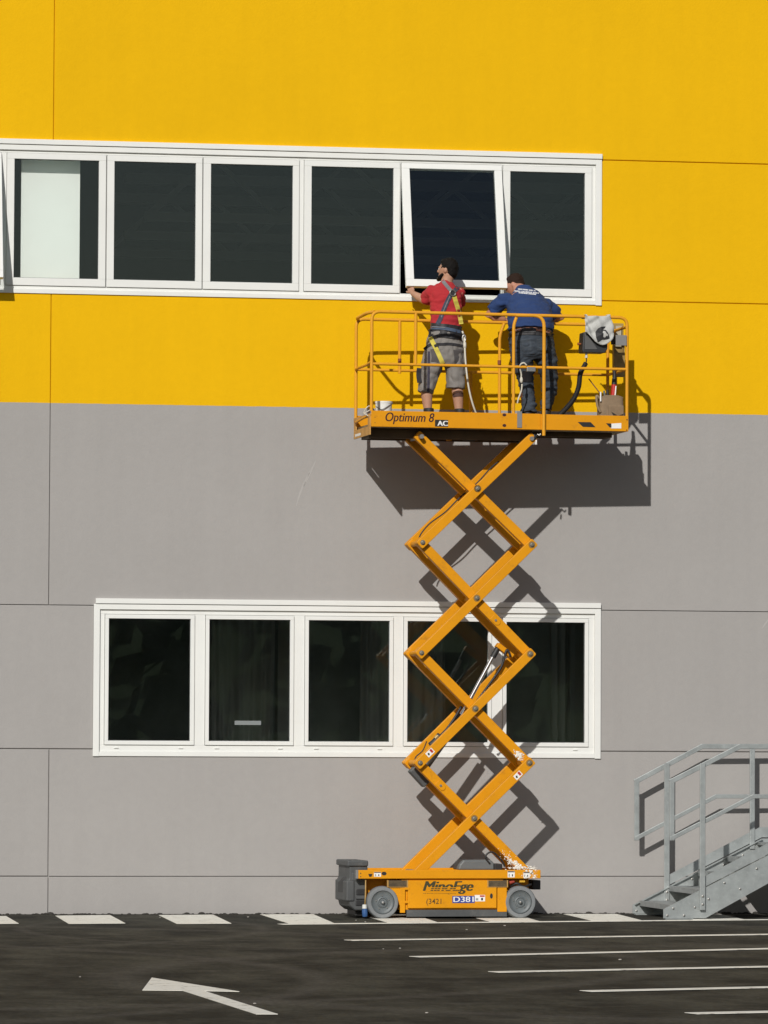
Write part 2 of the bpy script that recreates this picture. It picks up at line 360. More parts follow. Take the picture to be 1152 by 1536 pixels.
# ------------------------------------------------------------------ ground
g = MB(); R = 900
n = 24; xs = [-R, -200, -60, -20] + [-12+i*1.6 for i in range(24)] + [40, 120, R]; ys = [-R, -300, -120] + [-60+i*2.0 for i in range(31)] + [40, 120, R]
idx = {}
for j, y in enumerate(ys):
    for i, x in enumerate(xs):
        idx[i, j] = len(g.v); g.v.append(V((x, y, 0)))
for j in range(len(ys)-1):
    for i in range(len(xs)-1): g.face([idx[i, j], idx[i+1, j], idx[i+1, j+1], idx[i, j+1]])
ground = g.build('asphalt_ground', M_ASPH); tag(ground, 'dark asphalt yard with white painted lines before the building', 'ground', kind='structure')
def marking(name, pts, z=.004):
    cx = sum(p[0] for p in pts)/len(pts); cy = sum(p[1] for p in pts)/len(pts)
    b = MB().prism([V((p[0], p[1], z-.003)) for p in pts], (0, 0, .003)); return b.build(name, M_PAINT, ground)
def line_y(px): return 1387 - (px-437)*7.0/715
def stripe(pl, pr, nl, nr):
    marking('hatch_stripe', [G(*pl), G(*pr), G(*nr), G(*nl)])
stripe((-64, 1375.5), (9, 1374.5), (-50, 1386.5), (28, 1385.6))
stripe((83, 1374), (165, 1373), (103, 1386), (188, 1385.3))
stripe((238, 1373), (320, 1372.5), (265, 1386), (347, 1385.5))
stripe((390, 1371.9), (470, 1371.8), (436, 1386.6), (503, 1386))
for k in range(7):
    nr = 657+153*k; nl = nr-76; yo = line_y(nr)-.8
    stripe((nl-42, 1371.9-.2*k), (nr-38, 1371.8-.2*k), (nl, yo+.2), (nr, yo))
def stall(a, b, wpx, ext):
    p, q = G(*a), G(*b); d = (q-p).normalized(); q = q + d*ext
    nrm = V((-d.y, d.x, 0))*wpx
    marking('parking_line', [p-nrm, q-nrm, q+nrm, p+nrm], .008)
stall((420, 1387.3), (1152, 1380.3), .085, 1.0)
stall((522, 1411.5), (1152, 1402.5), .085, 3.0)
stall((622, 1436.3), (1152, 1424), .085, 4.0)
stall((740, 1459.3), (1152, 1451), .085, 4.5)
stall((878, 1488), (1152, 1482), .085, 5.0)
stall((1036, 1521.5), (1152, 1519), .085, 5.0)
arrow = [(227.6, 1467), (213.5, 1485.8), (273.4, 1486.4), (384, 1521.8), (416.7, 1521.8), (306, 1486.9), (359, 1487.9)]
marking('direction_arrow', [G(*p) for p in reversed(arrow)])
# litter: small pale chips by the lift
chips = MB()
for px, py in ((548, 1383.5), (534, 1381), (757, 1389), (396, 1374), (372, 1376), (600, 1423), (120, 1466), (382, 1506), (1075, 1374), (640, 1520), (575, 1424), (240, 1376.5), (700, 1395), (930, 1440)):
    p = G(px, py); s_ = random.uniform(.005, .010); chips.ellipsoid((p.x, p.y, .004), (s_*1.6, s_, s_*.5), nu=7, nv=4)
tag(chips.build('pale_stone_chips', mat('chip_stone', (.5, .47, .42), .9)), 'scattered pale stone chips lying on the asphalt', 'chips', kind='stuff')

# ------------------------------------------------------------------ building
bld = empty('warehouse_building', (7.6, 0, 0))
tag(bld, 'yellow over grey concrete panel warehouse with two bands of white framed windows', 'building')
OB = V((7.6, 0, 0))
def bpart(mb, name, mats, parent=None, **k):
    mb.v = [p-OB for p in mb.v]; return mb.build(name, mats, parent or bld, **k)
GAP = .0042; TH = .22
def panel(x0, x1, z0, z1, j0=True, j1=True):
    a = x0+(GAP if j0 else 0); b = x1-(GAP if j1 else 0); c = z0+(GAP if z0 > 0 else 0); d = z1-GAP
    bpart(MB().box(a, b, 0, TH, c, d), 'concrete_panel', M_WALL, bevel=.006)
XL, XR, ZT = -17.0, 36.5, 10.9
VJ = [XL, -6.2, 4.60, 15.4, 26.0, XR]
Z = [0, .379, 1.647, 3.083, 6.245, 7.690, ZT]
U0, U1, UB, UT = 2.10, 10.226, 6.20, 7.69      # upper window opening
L0_, L1_, LB, LT = 5.045, 10.228, 1.577, 3.083
JX = {0: .012, 1: .01, 2: 0, 3: -.008, 4: 0, 5: .004}
for r in range(6):
    for i in range(5):
        x0 = VJ[i]+(JX[r] if i in (1, 2) else 0); x1 = VJ[i+1]+(JX[r] if i+1 in (1, 2) else 0); z0, z1 = Z[r], Z[r+1]
        if i in (1, 2) and r == 2: continue
        if i in (1, 2) and r == 4: continue
        if r == 1 and i == 2:                  # notched under the lower window
            poly = [(x0+GAP, z0+GAP), (x1-GAP, z0+GAP), (x1-GAP, z1-GAP), (L1_-.003, z1-GAP), (L1_-.003, LB+.004), (L0_+.003, LB+.004), (L0_+.003, z1-GAP), (x0+GAP, z1-GAP)]
            bpart(MB().prism([V((x, 0, z)) for x, z in poly], (0, TH, 0)), 'concrete_panel', M_WALL); continue
        if r == 3 and i in (1, 2):             # notched under the upper window
            zz = UB+.004
            if i == 1: poly = [(x0+GAP, z0+GAP), (x1-GAP, z0+GAP), (x1-GAP, zz), (U0+.003, zz), (U0+.003, z1-GAP), (x0+GAP, z1-GAP)]
            else: poly = [(x0+GAP, z0+GAP), (x1-GAP, z0+GAP), (x1-GAP, z1-GAP), (U1-.003, z1-GAP), (U1-.003, zz), (x0+GAP, zz)]
            bpart(MB().prism([V((x, 0, z)) for x, z in poly], (0, TH, 0)), 'concrete_panel', M_WALL); continue
        panel(x0, x1, z0, z1, i > 0, i < 4)
panel(VJ[1], L0_, Z[2], Z[3], True, False); panel(L1_, VJ[3], Z[2], Z[3], False, True)
panel(VJ[1], U0, Z[4], Z[5], True, False); panel(U1, VJ[3], Z[4], Z[5], False, True)
# sealant seen at the bottom of the open joints
s_ = MB()
for z in Z[1:-1]:
    for a, b in ((XL, XR),):
        if abs(z-1.647) < .01: segs = [(XL, L0_+.02), (L1_-.02, XR)]
        elif abs(z-6.245) < .01: segs = [(XL, U0+.02), (U1-.02, XR)]
        else: segs = [(XL, XR)]
        for q in segs: s_.box(q[0], q[1], .018, .04, z-.016, z+.016)
for r in range(6):
    if r in (2, 4): continue
    for i in (1, 2, 3, 4):
        x = VJ[i]+(JX[r] if i in (1, 2) else 0); s_.box(x-.015, x+.015, .0185, .041, Z[r], min(Z[r+1], UB if r == 3 and i == 2 else 99))
bpart(s_, 'joint_sealant', M_WALL)
# body behind the panels: roof, side walls, floors, dark hall inside
bpart(MB().box(XL-.1, XR+.1, -.04, 22, ZT+.002, ZT+.14), 'parapet_flashing', mat('flashing', (.35, .35, .34), .5, metal=.4))
bpart(MB().box(XL, XL+.2, TH+.002, 22, 0, ZT), 'side_wall', M_WALL); bpart(MB().box(XR-.2, XR, TH+.002, 22, 0, ZT), 'side_wall', M_WALL)
bpart(MB().box(XL, XR, 21.8, 22, 0, ZT-.01), 'back_wall', M_WALL)
bpart(MB().box(XL+.21, XR-.21, TH+.005, 21.7, .02, .08), 'ground_floor', M_INFLOOR)
bpart(MB().box(XL+.21, XR-.21, TH+.005, 21.7, 4.7, 4.95), 'upper_floor', M_INFLOOR)
bpart(MB().box(XL+.21, XR-.21, 5.4, 5.55, .09, 4.69), 'inner_partition', mat('hall_wall', (.52, .58, .56), .9, var=.35, vscale=1.1))
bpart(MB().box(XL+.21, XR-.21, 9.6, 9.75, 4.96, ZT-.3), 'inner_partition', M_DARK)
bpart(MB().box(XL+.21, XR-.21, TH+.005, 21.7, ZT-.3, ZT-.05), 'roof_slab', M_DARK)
t = MB()
for k in range(3):
    z0 = 7.62+.02*k
    t.beam((6, 4+2*k, 8.1), (24, 4+2*k, 8.1), .12, .12); t.beam((6, 4+2*k, 7.45), (24, 4+2*k, 7.45), .1, .1)
    for q in range(10): t.beam((6+q*1.5, 4+2*k, 7.45), (6.75+q*1.5, 4+2*k, 8.1), .05, .05); t.beam((6.75+q*1.5, 4+2*k, 8.1), (7.5+q*1.5, 4+2*k, 7.45), .05, .05)
bpart(t, 'roof_truss', mat('truss_grey', (.16, .17, .17), .7), None)
M_COLM = mat('interior_column', (.45, .48, .46), .8)
for x in (7.35, 10.6): bpart(MB().box(x, x+.22, 3.0, 3.22, .09, 4.69), 'interior_column', M_COLM)
bpart(MB().box(5.6, 9.0, 2.99, 3.2, 3.05, 3.25), 'interior_beam', M_COLM)
sh = MB()                                             # hanging plastic dust sheets
M_SHEET = mat('dust_sheet', (.72, .76, .74), .5)
for cx, wd, yy in ((9.0, 1.0, 4.6), (7.1, .7, 4.2), (10.9, .5, 4.4)):
    pr = []
    for i in range(41):
        x = cx-wd/2+wd*i/40; pr.append((x, yy+.05*math.sin(i*1.15)+.03*math.sin(i*.47+1)))
    b = len(sh.v)
    for x, y in pr:
        sh.v += [V((x, y, .1)), V((x+.06*math.sin(x*7), y, 3.2))]
    for i in range(40): sh.face([b+2*i, b+2*i+2, b+2*i+3, b+2*i+1])
bpart(sh, 'dust_sheet', M_SHEET, smooth=True)

def frame_box(mb, x0, x1, z0, z1, wd, y0, y1):          # four mitre-less bars
    mb.box(x0, x1, y0, y1, z0, z0+wd); mb.box(x0, x1, y0, y1, z1-wd, z1)
    mb.box(x0, x0+wd, y0, y1, z0+wd, z1-wd); mb.box(x1-wd, x1, y0, y1, z0+wd, z1-wd)
def window_band(x0, x1, z0, z1, sashes, capx, upper):
    band = MB()
    # outer trim, proud of the wall
    ysurf = -.020
    band.box(x0, x0+.062, ysurf, .05, z0-.002, z1+.001); band.box(x1-.062, x1, ysurf, .05, z0-.006, z1+.001)
    band.box(x0+.062, x1-.062, ysurf+.004, .05, z0, z0+.045)
    band.box(x0+.062, x1-.062, ysurf, .05, z1-.052, z1)
    root = bpart(band, 'window_band', M_FRAME, bevel=.003)
    bpart(MB().box(capx[0], capx[1], -.034, .03, z1+.006, z1+.058), 'drip_cap', M_FRAME, root, bevel=.004)
    # main frame with mullions, set back a little
    fr = MB(); fa, fb, fc, fd = x0+.062, x1-.062, z0+.045, z1-.052
    yb = .004
    edges = [fa] + [q for s in sashes for q in (s[0], s[1])] + [fb]
    fr.box(fa, fb, yb, .075, fc, sashes[0][2]); fr.box(fa, fb, yb, .075, sashes[0][3], fd)
    for i in range(0, len(edges), 2):
        if edges[i+1]-edges[i] > .002: fr.box(edges[i], edges[i+1], yb+.0005, .075, sashes[0][2], sashes[0][3])
    bpart(fr, 'main_frame', M_FRAME, root, bevel=.003)
    for s in sashes:
        sx0, sx1, sz0, sz1, px0, px1, pz0, pz1, tilt = s
        e = .0035
        def sash_part(mb, name, mats, **k):
            if tilt:
                H0 = V((0, -.012, sz1)); ca, sa = math.cos(tilt), math.sin(tilt)
                for i, p in enumerate(mb.v):
                    q = p-H0; mb.v[i] = V((q.x, q.y*ca + q.z*sa, -q.y*sa + q.z*ca)) + H0
            return bpart(mb, name, mats, root, **k)
        sm = MB(); y0, y1 = (-.012, .05)
        sm.box(sx0+e, sx1-e, y0, y1, sz0+e, pz0); sm.box(sx0+e, sx1-e, y0, y1, pz1, sz1-e)
        sm.box(sx0+e, px0, y0+.0004, y1, pz0, pz1); sm.box(px1, sx1-e, y0+.0004, y1, pz0, pz1)
        sash_part(sm, 'sash', M_FRAME, bevel=.003)
        sash_part(MB().box(px0+.001, px1-.001, .016, .022, pz0+.001, pz1-.001), 'pane', M_GLASS)
        gk = MB(); frame_box(gk, px0-.0005, px1+.0005, pz0-.0005, pz1+.0005, .006, .010, .0155)
        sash_part(gk, 'gasket', M_GASKET)
        if not upper:
            for dx in (.10, (sx1-sx0)-.16):
                bpart(MB().box(sx0+dx, sx0+dx+.045, yb-.012, yb, sz0-.033, sz0-.022), 'drain_cap', M_FRAME, root, bevel=.002)
    return root
# upper band: top-hung sashes, two of them open
us = []
pz0, pz1 = 6.355, 7.550; sz0, sz1 = 6.276, 7.612
ux = [(3.02, 4.085, 3.10, 4.005, 0), (4.135, 5.138, 4.213, 5.064, 0), (5.142, 6.113, 5.219, 6.045, 0), (6.117, 7.101, 6.197, 7.033, 0), (7.146, 8.135, 7.224, 8.066, 0), (8.142, 9.185, 8.226, 9.104, 1), (9.195, 10.127, 9.273, 10.052, 0)]
for a, b, c, d, o in ux:
    tilt = math.radians(14.5) if o else (math.radians(14.5) if c < 3.5 else 0)
    us.append((a, b, sz0, sz1, c, d, pz0, pz1, tilt))
wu = window_band(U0, U1, UB, UT, us, (U0-.002, U1+.002), True)
wu['label'] = 'upper window band in the yellow wall with two sashes tilted open'
ls = []
for a, b, c, d in ((5.157, 6.067, 5.198, 6.022), (6.171, 7.074, 6.212, 7.033), (7.181, 8.089, 7.222, 8.048), (8.191, 9.101, 8.232, 9.06), (9.211, 10.105, 9.252, 10.064)):
    ls.append((a, b, 1.688, 2.998, c, d, 1.732, 2.954, 0))
wl = window_band(L0_, L1_, LB, 3.095, ls, (L0_+.018, L1_-.002), False)
wl['label'] = 'lower window band in the grey wall with closed sashes'
# paper strip stuck on a lower pane
p0, p1 = W(352, 1081, .012), W(391.5, 1087.5, .012)
st = MB(); st.box(p0.x, p1.x, .0125, .0135, p1.z, p0.z); bpart(st, 'paper_strip', mat('paper_strip', (.20, .22, .22), .6), wl)
# chalky scuffs on the grey panels
sc = MB()
for pts in (((444, 760), (452, 735), (468, 700)), ((455, 730), (464, 712), (474, 690)), ((1142, 944), (1150, 933), (1160, 920)), ((884, 832), (886, 833))):
    path = spline([W(x, y, -.0012) for x, y in pts], 6)
    rr = [.0015 + .009*math.sin(math.pi*i/(len(path)-1)) for i in range(len(path))]
    sc = MB(); b = 0
    for i, p in enumerate(path): sc.v += [p+V((-rr[i], 0, 0)), p+V((rr[i], 0, 0))]
    for i in range(len(path)-1): sc.face([b+2*i, b+2*i+1, b+2*i+3, b+2*i+2])
    bpart(sc, 'chalk_scuff', mat('chalk', (.385, .37, .355), .9))
# white insulation board leaning behind the first pane
wb = MB().box(4.300, 4.892, .185, .235, 6.30, 7.9)
wbo = wb.build('white_board', mat('white_board_paint', (.84, .85, .82), .8, var=.02, vscale=3)); tag(wbo, 'white board standing upright behind an upper window pane', 'board')

# ------------------------------------------------------------------ scissor lift
lift = empty('scissor_lift', LF.o, LF.a)
tag(lift, 'orange electric scissor lift raised against the warehouse wall', 'scissor lift')
def P(px, py, y=0.0): return LF.at(px, py, y)
WD = .79
DECK = 4.868
# chassis -----------------------------------------------------------
c = MB(); c.box(-.108, 1.733, .0, .035, .392, .477); c.box(-.108, 1.733, WD-.035, WD, .392, .477)
c.box(-.106, -.071, .036, WD-.036, .394, .475); c.box(1.696, 1.731, .036, WD-.036, .394, .475)
c.box(-.07, 1.695, .036, WD-.036, .395, .425)
chassis = c.build('chassis_rail', M_ORANGE, lift, bevel=.006)
b = MB(); b.box(.33, 1.36, .03, WD-.03, .085, .388); b.box(-.05, .0, .12, WD-.12, .16, .388); b.box(.0, .33, .20, WD-.20, .14, .388); b.box(1.361, 1.66, .20, WD-.20, .16, .388)
b.build('chassis_body', M_ORANGE, lift, bevel=.006)
for (a0, a1, z0, z1, y0, nm) in ((P(612, 1340).x, P(745, 1340).x, .103, .372, .0, 'side_door'),):
    door = MB().box(a0, a1, y0, .029, z0, z1).build(nm, M_ORANGE, lift, bevel=.005)
MB().box(P(746.5, 1340).x, P(760.5, 1340).x, .004, .0285, .065, .330).build('side_post', M_ORANGE, lift, bevel=.004)
MB().box(P(600.5, 1340).x, P(608, 1340).x, .004, .0285, .058, .330).build('side_post', M_ORANGE, lift, bevel=.004)
for py in (1333, 1353):
    q = P(607, py); MB().box(q.x, q.x+.05, -.003, .0035, q.z-.012, q.z+.012).build('hinge', M_ORANGE, lift, bevel=.003)
# curved wheel arch cheek beside the front wheel
arch = [P(581, 1331), P(606, 1331), P(606, 1358), P(600, 1358), P(597, 1348), P(591, 1339), P(583, 1334)]
MB().prism([V((p.x, .012, p.z)) for p in arch], (0, .016, 0)).build('wheel_arch', M_ORANGE, lift)
for xa, xb in ((581, 612), (731, 762)):
    p, q = P(xa, 1319.8), P(xb, 1330.2)
    k = MB(); k.box(p.x, q.x, -.004, .03, q.z-.006, q.z); k.box(p.x, p.x+.012, -.004, .03, q.z, p.z-.004); k.box(q.x-.012, q.x, -.004, .03, q.z, p.z-.004)
    fp = k.build('forklift_pocket', mat('pocket_edge', (.42, .24, .06), .6), lift, bevel=.002)
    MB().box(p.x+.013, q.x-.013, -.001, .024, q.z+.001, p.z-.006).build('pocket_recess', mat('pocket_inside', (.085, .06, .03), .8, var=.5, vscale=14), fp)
MB().box(P(610.5, 1370).x, P(761, 1370).x, .01, .05, .018, .086).build('pothole_guard', M_GREY, lift, bevel=.004)
MB().box(P(610.5, 1370).x, P(761, 1370).x, WD-.05, WD-.01, .018, .0845).build('pothole_guard', M_GREY, lift, bevel=.004)
MB().box(.02, 1.7, .22, WD-.22, .09, .15).build('axle_beam', M_BLACK, lift)
def wheel(x, y, out):
    r = .160; ax = (0, out, 0)
    w_ = MB().lathe([(.118, -.05), (.150, -.05), (r-.002, -.036), (r, -.02), (r, .02), (r-.003, .04), (.150, .052), (.140, .054), (.117, .050), (.117, -.04)], (x, y, r), ax, 44)
    wh = w_.build('wheel', M_TYRE, lift, smooth=35)
    h = MB().lathe([(.116, -.035), (.116, .034), (.108, .040), (.100, .032), (.080, .027), (.056, .027), (.052, .034), (.044, .037), (.040, .027), (.022, .027), (.018, .05), (.008, .054)], (x, y, r), ax, 40)
    h.build('hub', M_HUB, wh, smooth=35)
    MB().lathe([(.011, .052), (.011, .062), (.004, .064)], (x, y, r), ax, 8).build('hub_bolt', M_STEEL, wh)
    for k in range(5):
        a = k*2*math.pi/5+.4; MB().lathe([(.006, .028), (.006, .036)], (x+.068*math.cos(a), y, r+.068*math.sin(a)), ax, 6).build('wheel_nut', M_STEEL, wh)
for x in (.142, 1.530):
    wheel(x, .055, -1); wheel(x, WD-.055, 1)
# grey end block (ladder and counterweight cover)
prof = [P(524, 1292.5, .12), P(551, 1295.5, .12), P(552, 1304, .12), P(549, 1308, .12), P(549, 1362, .12), P(545, 1366.5, .12), P(533, 1366.5, .12), P(525, 1360, .12), P(521.5, 1346, .12), P(521, 1321, .12), P(523.5, 1317, .12)]
rs = []
for yy, ins in ((.115, .018), (.135, .0), (.30, .0), (.46, .0), (.635, .0), (.655, .02)):
    cx = sum(p.x for p in prof)/len(prof); cz = sum(p.z for p in prof)/len(prof)
    rs.append([V((p.x+(cx-p.x)*ins*3, yy, p.z+(cz-p.z)*ins*3)) for p in prof])
eb = MB().rings(rs).build('end_block', M_GREY, lift, bevel=.008)
for (xa, ya, xb, yb) in ((534.5, 1333.5, 548, 1343), (533.5, 1350, 548, 1359)):
    p, q = P(xa, ya, .113), P(xb, yb, .113); MB().box(p.x, q.x, .108, .14, q.z, p.z).build('step_hole', M_BLACK, eb, bevel=.008)
p, q = P(523, 1290.8, .10), P(552.5, 1299.5, .10); MB().box(p.x-.012, q.x, .095, .66, q.z, p.z).build('block_lid', M_GREY, eb, bevel=.012)
p, q = P(521, 1321, .10), P(532, 1352, .10); MB().box(p.x-.010, q.x, .100, .65, q.z, p.z).build('block_step', M_GREY, eb, bevel=.014)
p, q = P(534, 1345, .10), P(549, 1348.5, .10); MB().box(p.x, q.x, .098, .15, q.z, p.z).build('step_tread', M_GREY, eb, bevel=.004)
xe = P(521.3, 1330, .12).x-.014
MB().prism([V((xe-.004, .26, .40)), V((xe-.004, .50, .34)), V((xe-.004, .50, .25)), V((xe-.004, .26, .25))], (.03, 0, 0)).build('hand_recess', mat('recess_grey', (.045, .045, .045), .7), eb)
p, q = P(527, 1309, .113), P(540, 1322, .113); MB().box(p.x, q.x, .108, .13, q.z, p.z).build('cover_ridge', M_GREY, eb, bevel=.012)
p, q = P(533, 1366, .2), P(550, 1371.5, .2); MB().box(p.x, q.x, .2, .6, .02, p.z+.02).build('block_foot', M_BLACK, lift, bevel=.01)
p, q = P(533.5, 1305, .02), P(537.5, 1318, .02); MB().box(p.x, -.1085, -.002, .06, q.z, p.z).build('rail_end_cap', M_GREYPLATE, lift, bevel=.003)
# blue plug hanging on its cable
pp = P(546, 1367, .03); cab = [P(548.5, 1320, .03), P(548.3, 1335, .03), P(548, 1345, .03), P(547.5, 1357, .03)]
MB().tube(cab, .006, 8).build('charger_cable', mat('tan_cable', (.42, .27, .09), .6), lift, smooth=True)
pc = P(546.8, 1360, .03)
plug = MB().lathe([(.014, .022), (.022, .018), (.024, -.018), (.018, -.020)], pc, (0, 0, 1), 18).build('plug_collar', mat('plug_white', (.62, .63, .60), .5), lift, smooth=40)
MB().lathe([(.020, -.020), (.026, -.024), (.028, -.05), (.027, -.085), (.022, -.098)], pc, (-.05, 0, 1), 18).build('blue_plug', mat('plug_blue', (.035, .10, .26), .45), lift, smooth=40)
# hydraulic pack on the chassis
hp = [P(684, 1304.5, .4), P(686, 1297, .4), P(692, 1289.6, .4), P(733, 1289.6, .4), P(738, 1294, .4), P(739, 1304.5, .4)]
MB().prism([V((p.x, .30, max(p.z, .426))) for p in hp], (0, .26, 0)).build('hydraulic_pack', mat('pack_grey', (.12, .135, .14), .55, var=.1, vscale=6), lift, bevel=.015)
k = MB(); k.box(P(740, 1300, .3).x, P(752, 1300, .3).x, .25, .45, .426, .53); k.build('valve_block', M_BLACK, lift, bevel=.008)
k = MB().tube(spline([P(735, 1296, .3), P(728, 1285, .3), P(738, 1278, .3), P(752, 1290, .3), P(757, 1300, .3)], 5), .009, 8); k.build('hydraulic_hose', M_BLACK, lift, smooth=True)
p, q = P(796, 1320, .3), P(808, 1334, .3); MB().box(p.x, q.x, .22, .57, q.z, p.z).build('rear_step', M_BLACK, lift, bevel=.006)
MB().tube([P(764, 1324, .06), P(771, 1321.5, .06)], .018, 10).build('red_connector', mat('red_plastic', (.35, .05, .03), .5), lift)
MB().tube([P(779, 1322, .05), P(787, 1322, .05)], .014, 10).build('yellow_connector', mat('yellow_plastic', (.62, .36, .03), .5), lift)
k = MB().tube(spline([P(765, 1330, .1), P(775, 1325, .06), P(785, 1330, .07), P(797, 1326, .1)], 5), .011, 8); k.build('brake_hose', M_BLACK, lift, smooth=True)
# stickers and lettering on the chassis
def plate(pa, pb, y, m_, nm, parent, ty=.0012):
    p, q = P(*pa), P(*pb); return MB().box(p.x, q.x, y-ty, y, q.z, p.z).build(nm, m_, parent)
Y0 = -.0005
lettering('company_lettering', 'MinoEge', P(634, 1330).x, P(708.5, 1330).x, P(634, 1341).z, P(634, 1321.8).z, -.0014, mat('lettering_green_black', (.045, .04, .012), .5), door, shear=.30, layers=5, dx=.0032)
for py_, xa_, xb_ in ((1331.6, 641, 684), (1334.2, 639, 690), (1336.8, 637, 690), (1339.2, 636, 684)):
    p_, q_ = P(xa_, py_-.45), P(xb_, py_+.45); MB().box(p_.x, q_.x, -.0030, -.0024, q_.z, p_.z).build('lettering_gap', M_ORANGE, door)
lettering('web_lettering', 'www.minoege.it', P(634, 1330).x, P(684, 1330).x, P(634, 1341.6).z, P(634, 1338.6).z, -.0010, mat('lettering_faded', (.25, .13, .012), .5), door, bold=.01)
lettering('phone_lettering', '(3421', P(639.5, 1350).x, P(662, 1350).x, P(640, 1358.5).z, P(640, 1348).z, -.0014, mat('lettering_brown', (.10, .055, .012), .5), door, bold=.008)
plate((678.5, 1344), (712, 1354.5), Y0, M_BLUESTK, 'number_plate', door)
lettering('number_lettering', 'D381', P(680, 1350).x, P(710, 1350).x, P(680, 1353).z, P(680, 1345).z, -.0024, M_WHITE, door, layers=3, dx=.0016)
def sticker(pa, pb, y, parent, bars):
    s = plate(pa, pb, y, M_WHITE, 'warning_sticker', parent)
    for (u0, v0, u1, v1, mm) in bars:
        p, q = P(*pa), P(*pb); MB().box(p.x+(q.x-p.x)*u0, p.x+(q.x-p.x)*u1, y-.0022, y-.0014, p.z+(q.z-p.z)*v1, p.z+(q.z-p.z)*v0).build('sticker_print', mm, s if s.parent is lift else parent)
    return s
BARS = [(.5, .06, .95, .3, M_RED), (.1, .5, .35, .85, mat('print_grey', (.3, .32, .3), .6)), (.62, .45, .8, .85, M_INK2)]
sticker((712, 1342.5), (727.5, 1352), Y0, door, BARS)
B2 = [(.02, .03, .98, .2, M_INK2), (.12, .45, .3, .9, mat('print_grey', (.3, .32, .3), .6)), (.6, .5, .75, .85, M_INK2)]
sticker((561, 1308), (571.5, 1315), Y0, chassis, B2); sticker((761.5, 1306.5), (772, 1316), Y0, chassis, B2); sticker((785, 1308), (794.5, 1316.5), Y0, chassis, B2)
p = P(555.5, 1313); MB().prism([V((p.x-.022, -.0017, p.z+.014)), V((p.x+.022, -.0017, p.z+.014)), V((p.x+.010, -.0017, p.z-.014)), V((p.x-.010, -.0017, p.z-.014))], (0, .0012, 0)).build('decal', M_INK2, chassis)
def hole(px, py, y, r, parent, nm='slot_hole', el=1.4, m_=None):
    c_ = P(px, py, y); MB().rings([[V((c_.x+r*el*math.cos(a*math.pi/8), yy, c_.z+r*math.sin(a*math.pi/8))) for a in range(16)] for yy in (y-.002, y-.0005)]).build(nm, m_ or M_BLACK, parent)
hole(576, 1310.3, 0, .018, chassis); hole(737, 1344, 0, .026, door, el=.55)
for py in (1310, 1315): hole(541, py, 0, .006, chassis, 'bolt', 1, M_UNDER)
hole(797.5, 1309, 0, .012, chassis, 'bolt', 1, M_STEEL)
# white plaster thrown over the rear corner
spl = MB()
for i in range(200):
    t = random.random()
    px = 806-abs(random.gauss(0, 14)); py = 1303+random.gauss(0, 1.5) if t < .55 else random.uniform(1304, 1318)
    px = min(px, 809); p = P(px, min(py, 1317), 0); s_ = (random.uniform(.003, .011) if t < .55 else .0012+.009*random.random()**3.5)
    yy = random.uniform(.0, .35) if t < .55 else -.001
    if t < .55: spl.ellipsoid((p.x, yy, max(p.z, .478)), (s_*1.6, s_, s_*.7), nu=7, nv=5)
    else: spl.splat((p.x, 0, max(min(p.z, .468), .40)), s_*1.5, 0)
tag(spl.build('plaster_spatter', M_PLASTER, lift, smooth=True), kind='stuff')

# scissor arms --------------------------------------------------------
XLp = [.523, .541, .534, .525, .516]; XRp = [1.643, 1.651, 1.639, 1.635, 1.624]
ZLp = [4.748, 3.701, 2.611, 1.526, .452]; ZRp = [4.749, 3.693, 2.609, 1.530, .450]
XC = [1.096, 1.093, 1.082, 1.075]; ZC = [4.242, 3.157, 2.063, .981]
HW = .046
def arm(xa, za, xb, zb, y0, y1, ext=.045):
    a, b2 = V((xa, 0, za)), V((xb, 0, zb)); t = (b2-a).normalized(); nrm = V((-t.z, 0, t.x))
    A, B = a-t*ext, b2+t*ext; ch = HW*.22
    poly = [A+t*ch+nrm*HW, A+nrm*(HW-ch), A-nrm*(HW-ch), A+t*ch-nrm*HW, B-t*ch-nrm*HW, B-nrm*(HW-ch), B+nrm*(HW-ch), B-t*ch+nrm*HW]
    return MB().prism([V((p.x, y0, p.z)) for p in poly], (0, y1-y0, 0)).build('scissor_arm', M_ORANGE, lift, bevel=.005)
YN = ((.075, .125), (.132, .212)); YF = ((.615, .665), (.528, .608))
def bolt(px_, pz_, y, o=-1, parent=None):
    return MB().lathe([(.026, 0), (.026, .004), (.0175, .004), (.0175, .016), (.012, .018)], (px_, y, pz_), (0, o, 0), 12).build('pivot_bolt', mat('pivot_steel', (.20, .18, .14), .5, metal=.5), parent or lift)
for k in range(4):
    for (o_, i_), sg in ((YN, -1), (YF, 1)):
        s1 = arm(XLp[k+1], ZLp[k+1], XRp[k], ZRp[k], *o_)      # rising to the right: outer
        s2 = arm(XLp[k], ZLp[k], XRp[k+1], ZRp[k+1], *i_)      # falling to the right: inner
        yo = o_[0] if sg < 0 else o_[1]
        bolt(XC[k], ZC[k], yo, sg, s1)
        bolt(XLp[k+1], ZLp[k+1], yo, sg, s1) if k < 3 else None
        if k: bolt(XRp[k], ZRp[k], yo, sg, s1)
        if sg < 0:
            d = V((XRp[k]-XLp[k+1], 0, ZRp[k]-ZLp[k+1])).normalized(); nn = V((-d.z, 0, d.x))
            for (cx_, cz_) in ((XC[k], ZC[k]), (XRp[k], ZRp[k]) if k else (XC[k], ZC[k])):   # pivot bosses
                MB().lathe([(.038, -.002), (.036, .0012), (.026, .0012)], (cx_, yo, cz_), (0, -1, 0), 18).build('grease_ring', mat('grease', (.30, .15, .02), .5), s1)
    # cross tubes at the pins
    MB().tube([V((XC[k], .213, ZC[k])), V((XC[k], .527, ZC[k]))], .030, 14).build('cross_tube', M_ORANGE, lift, smooth=40)
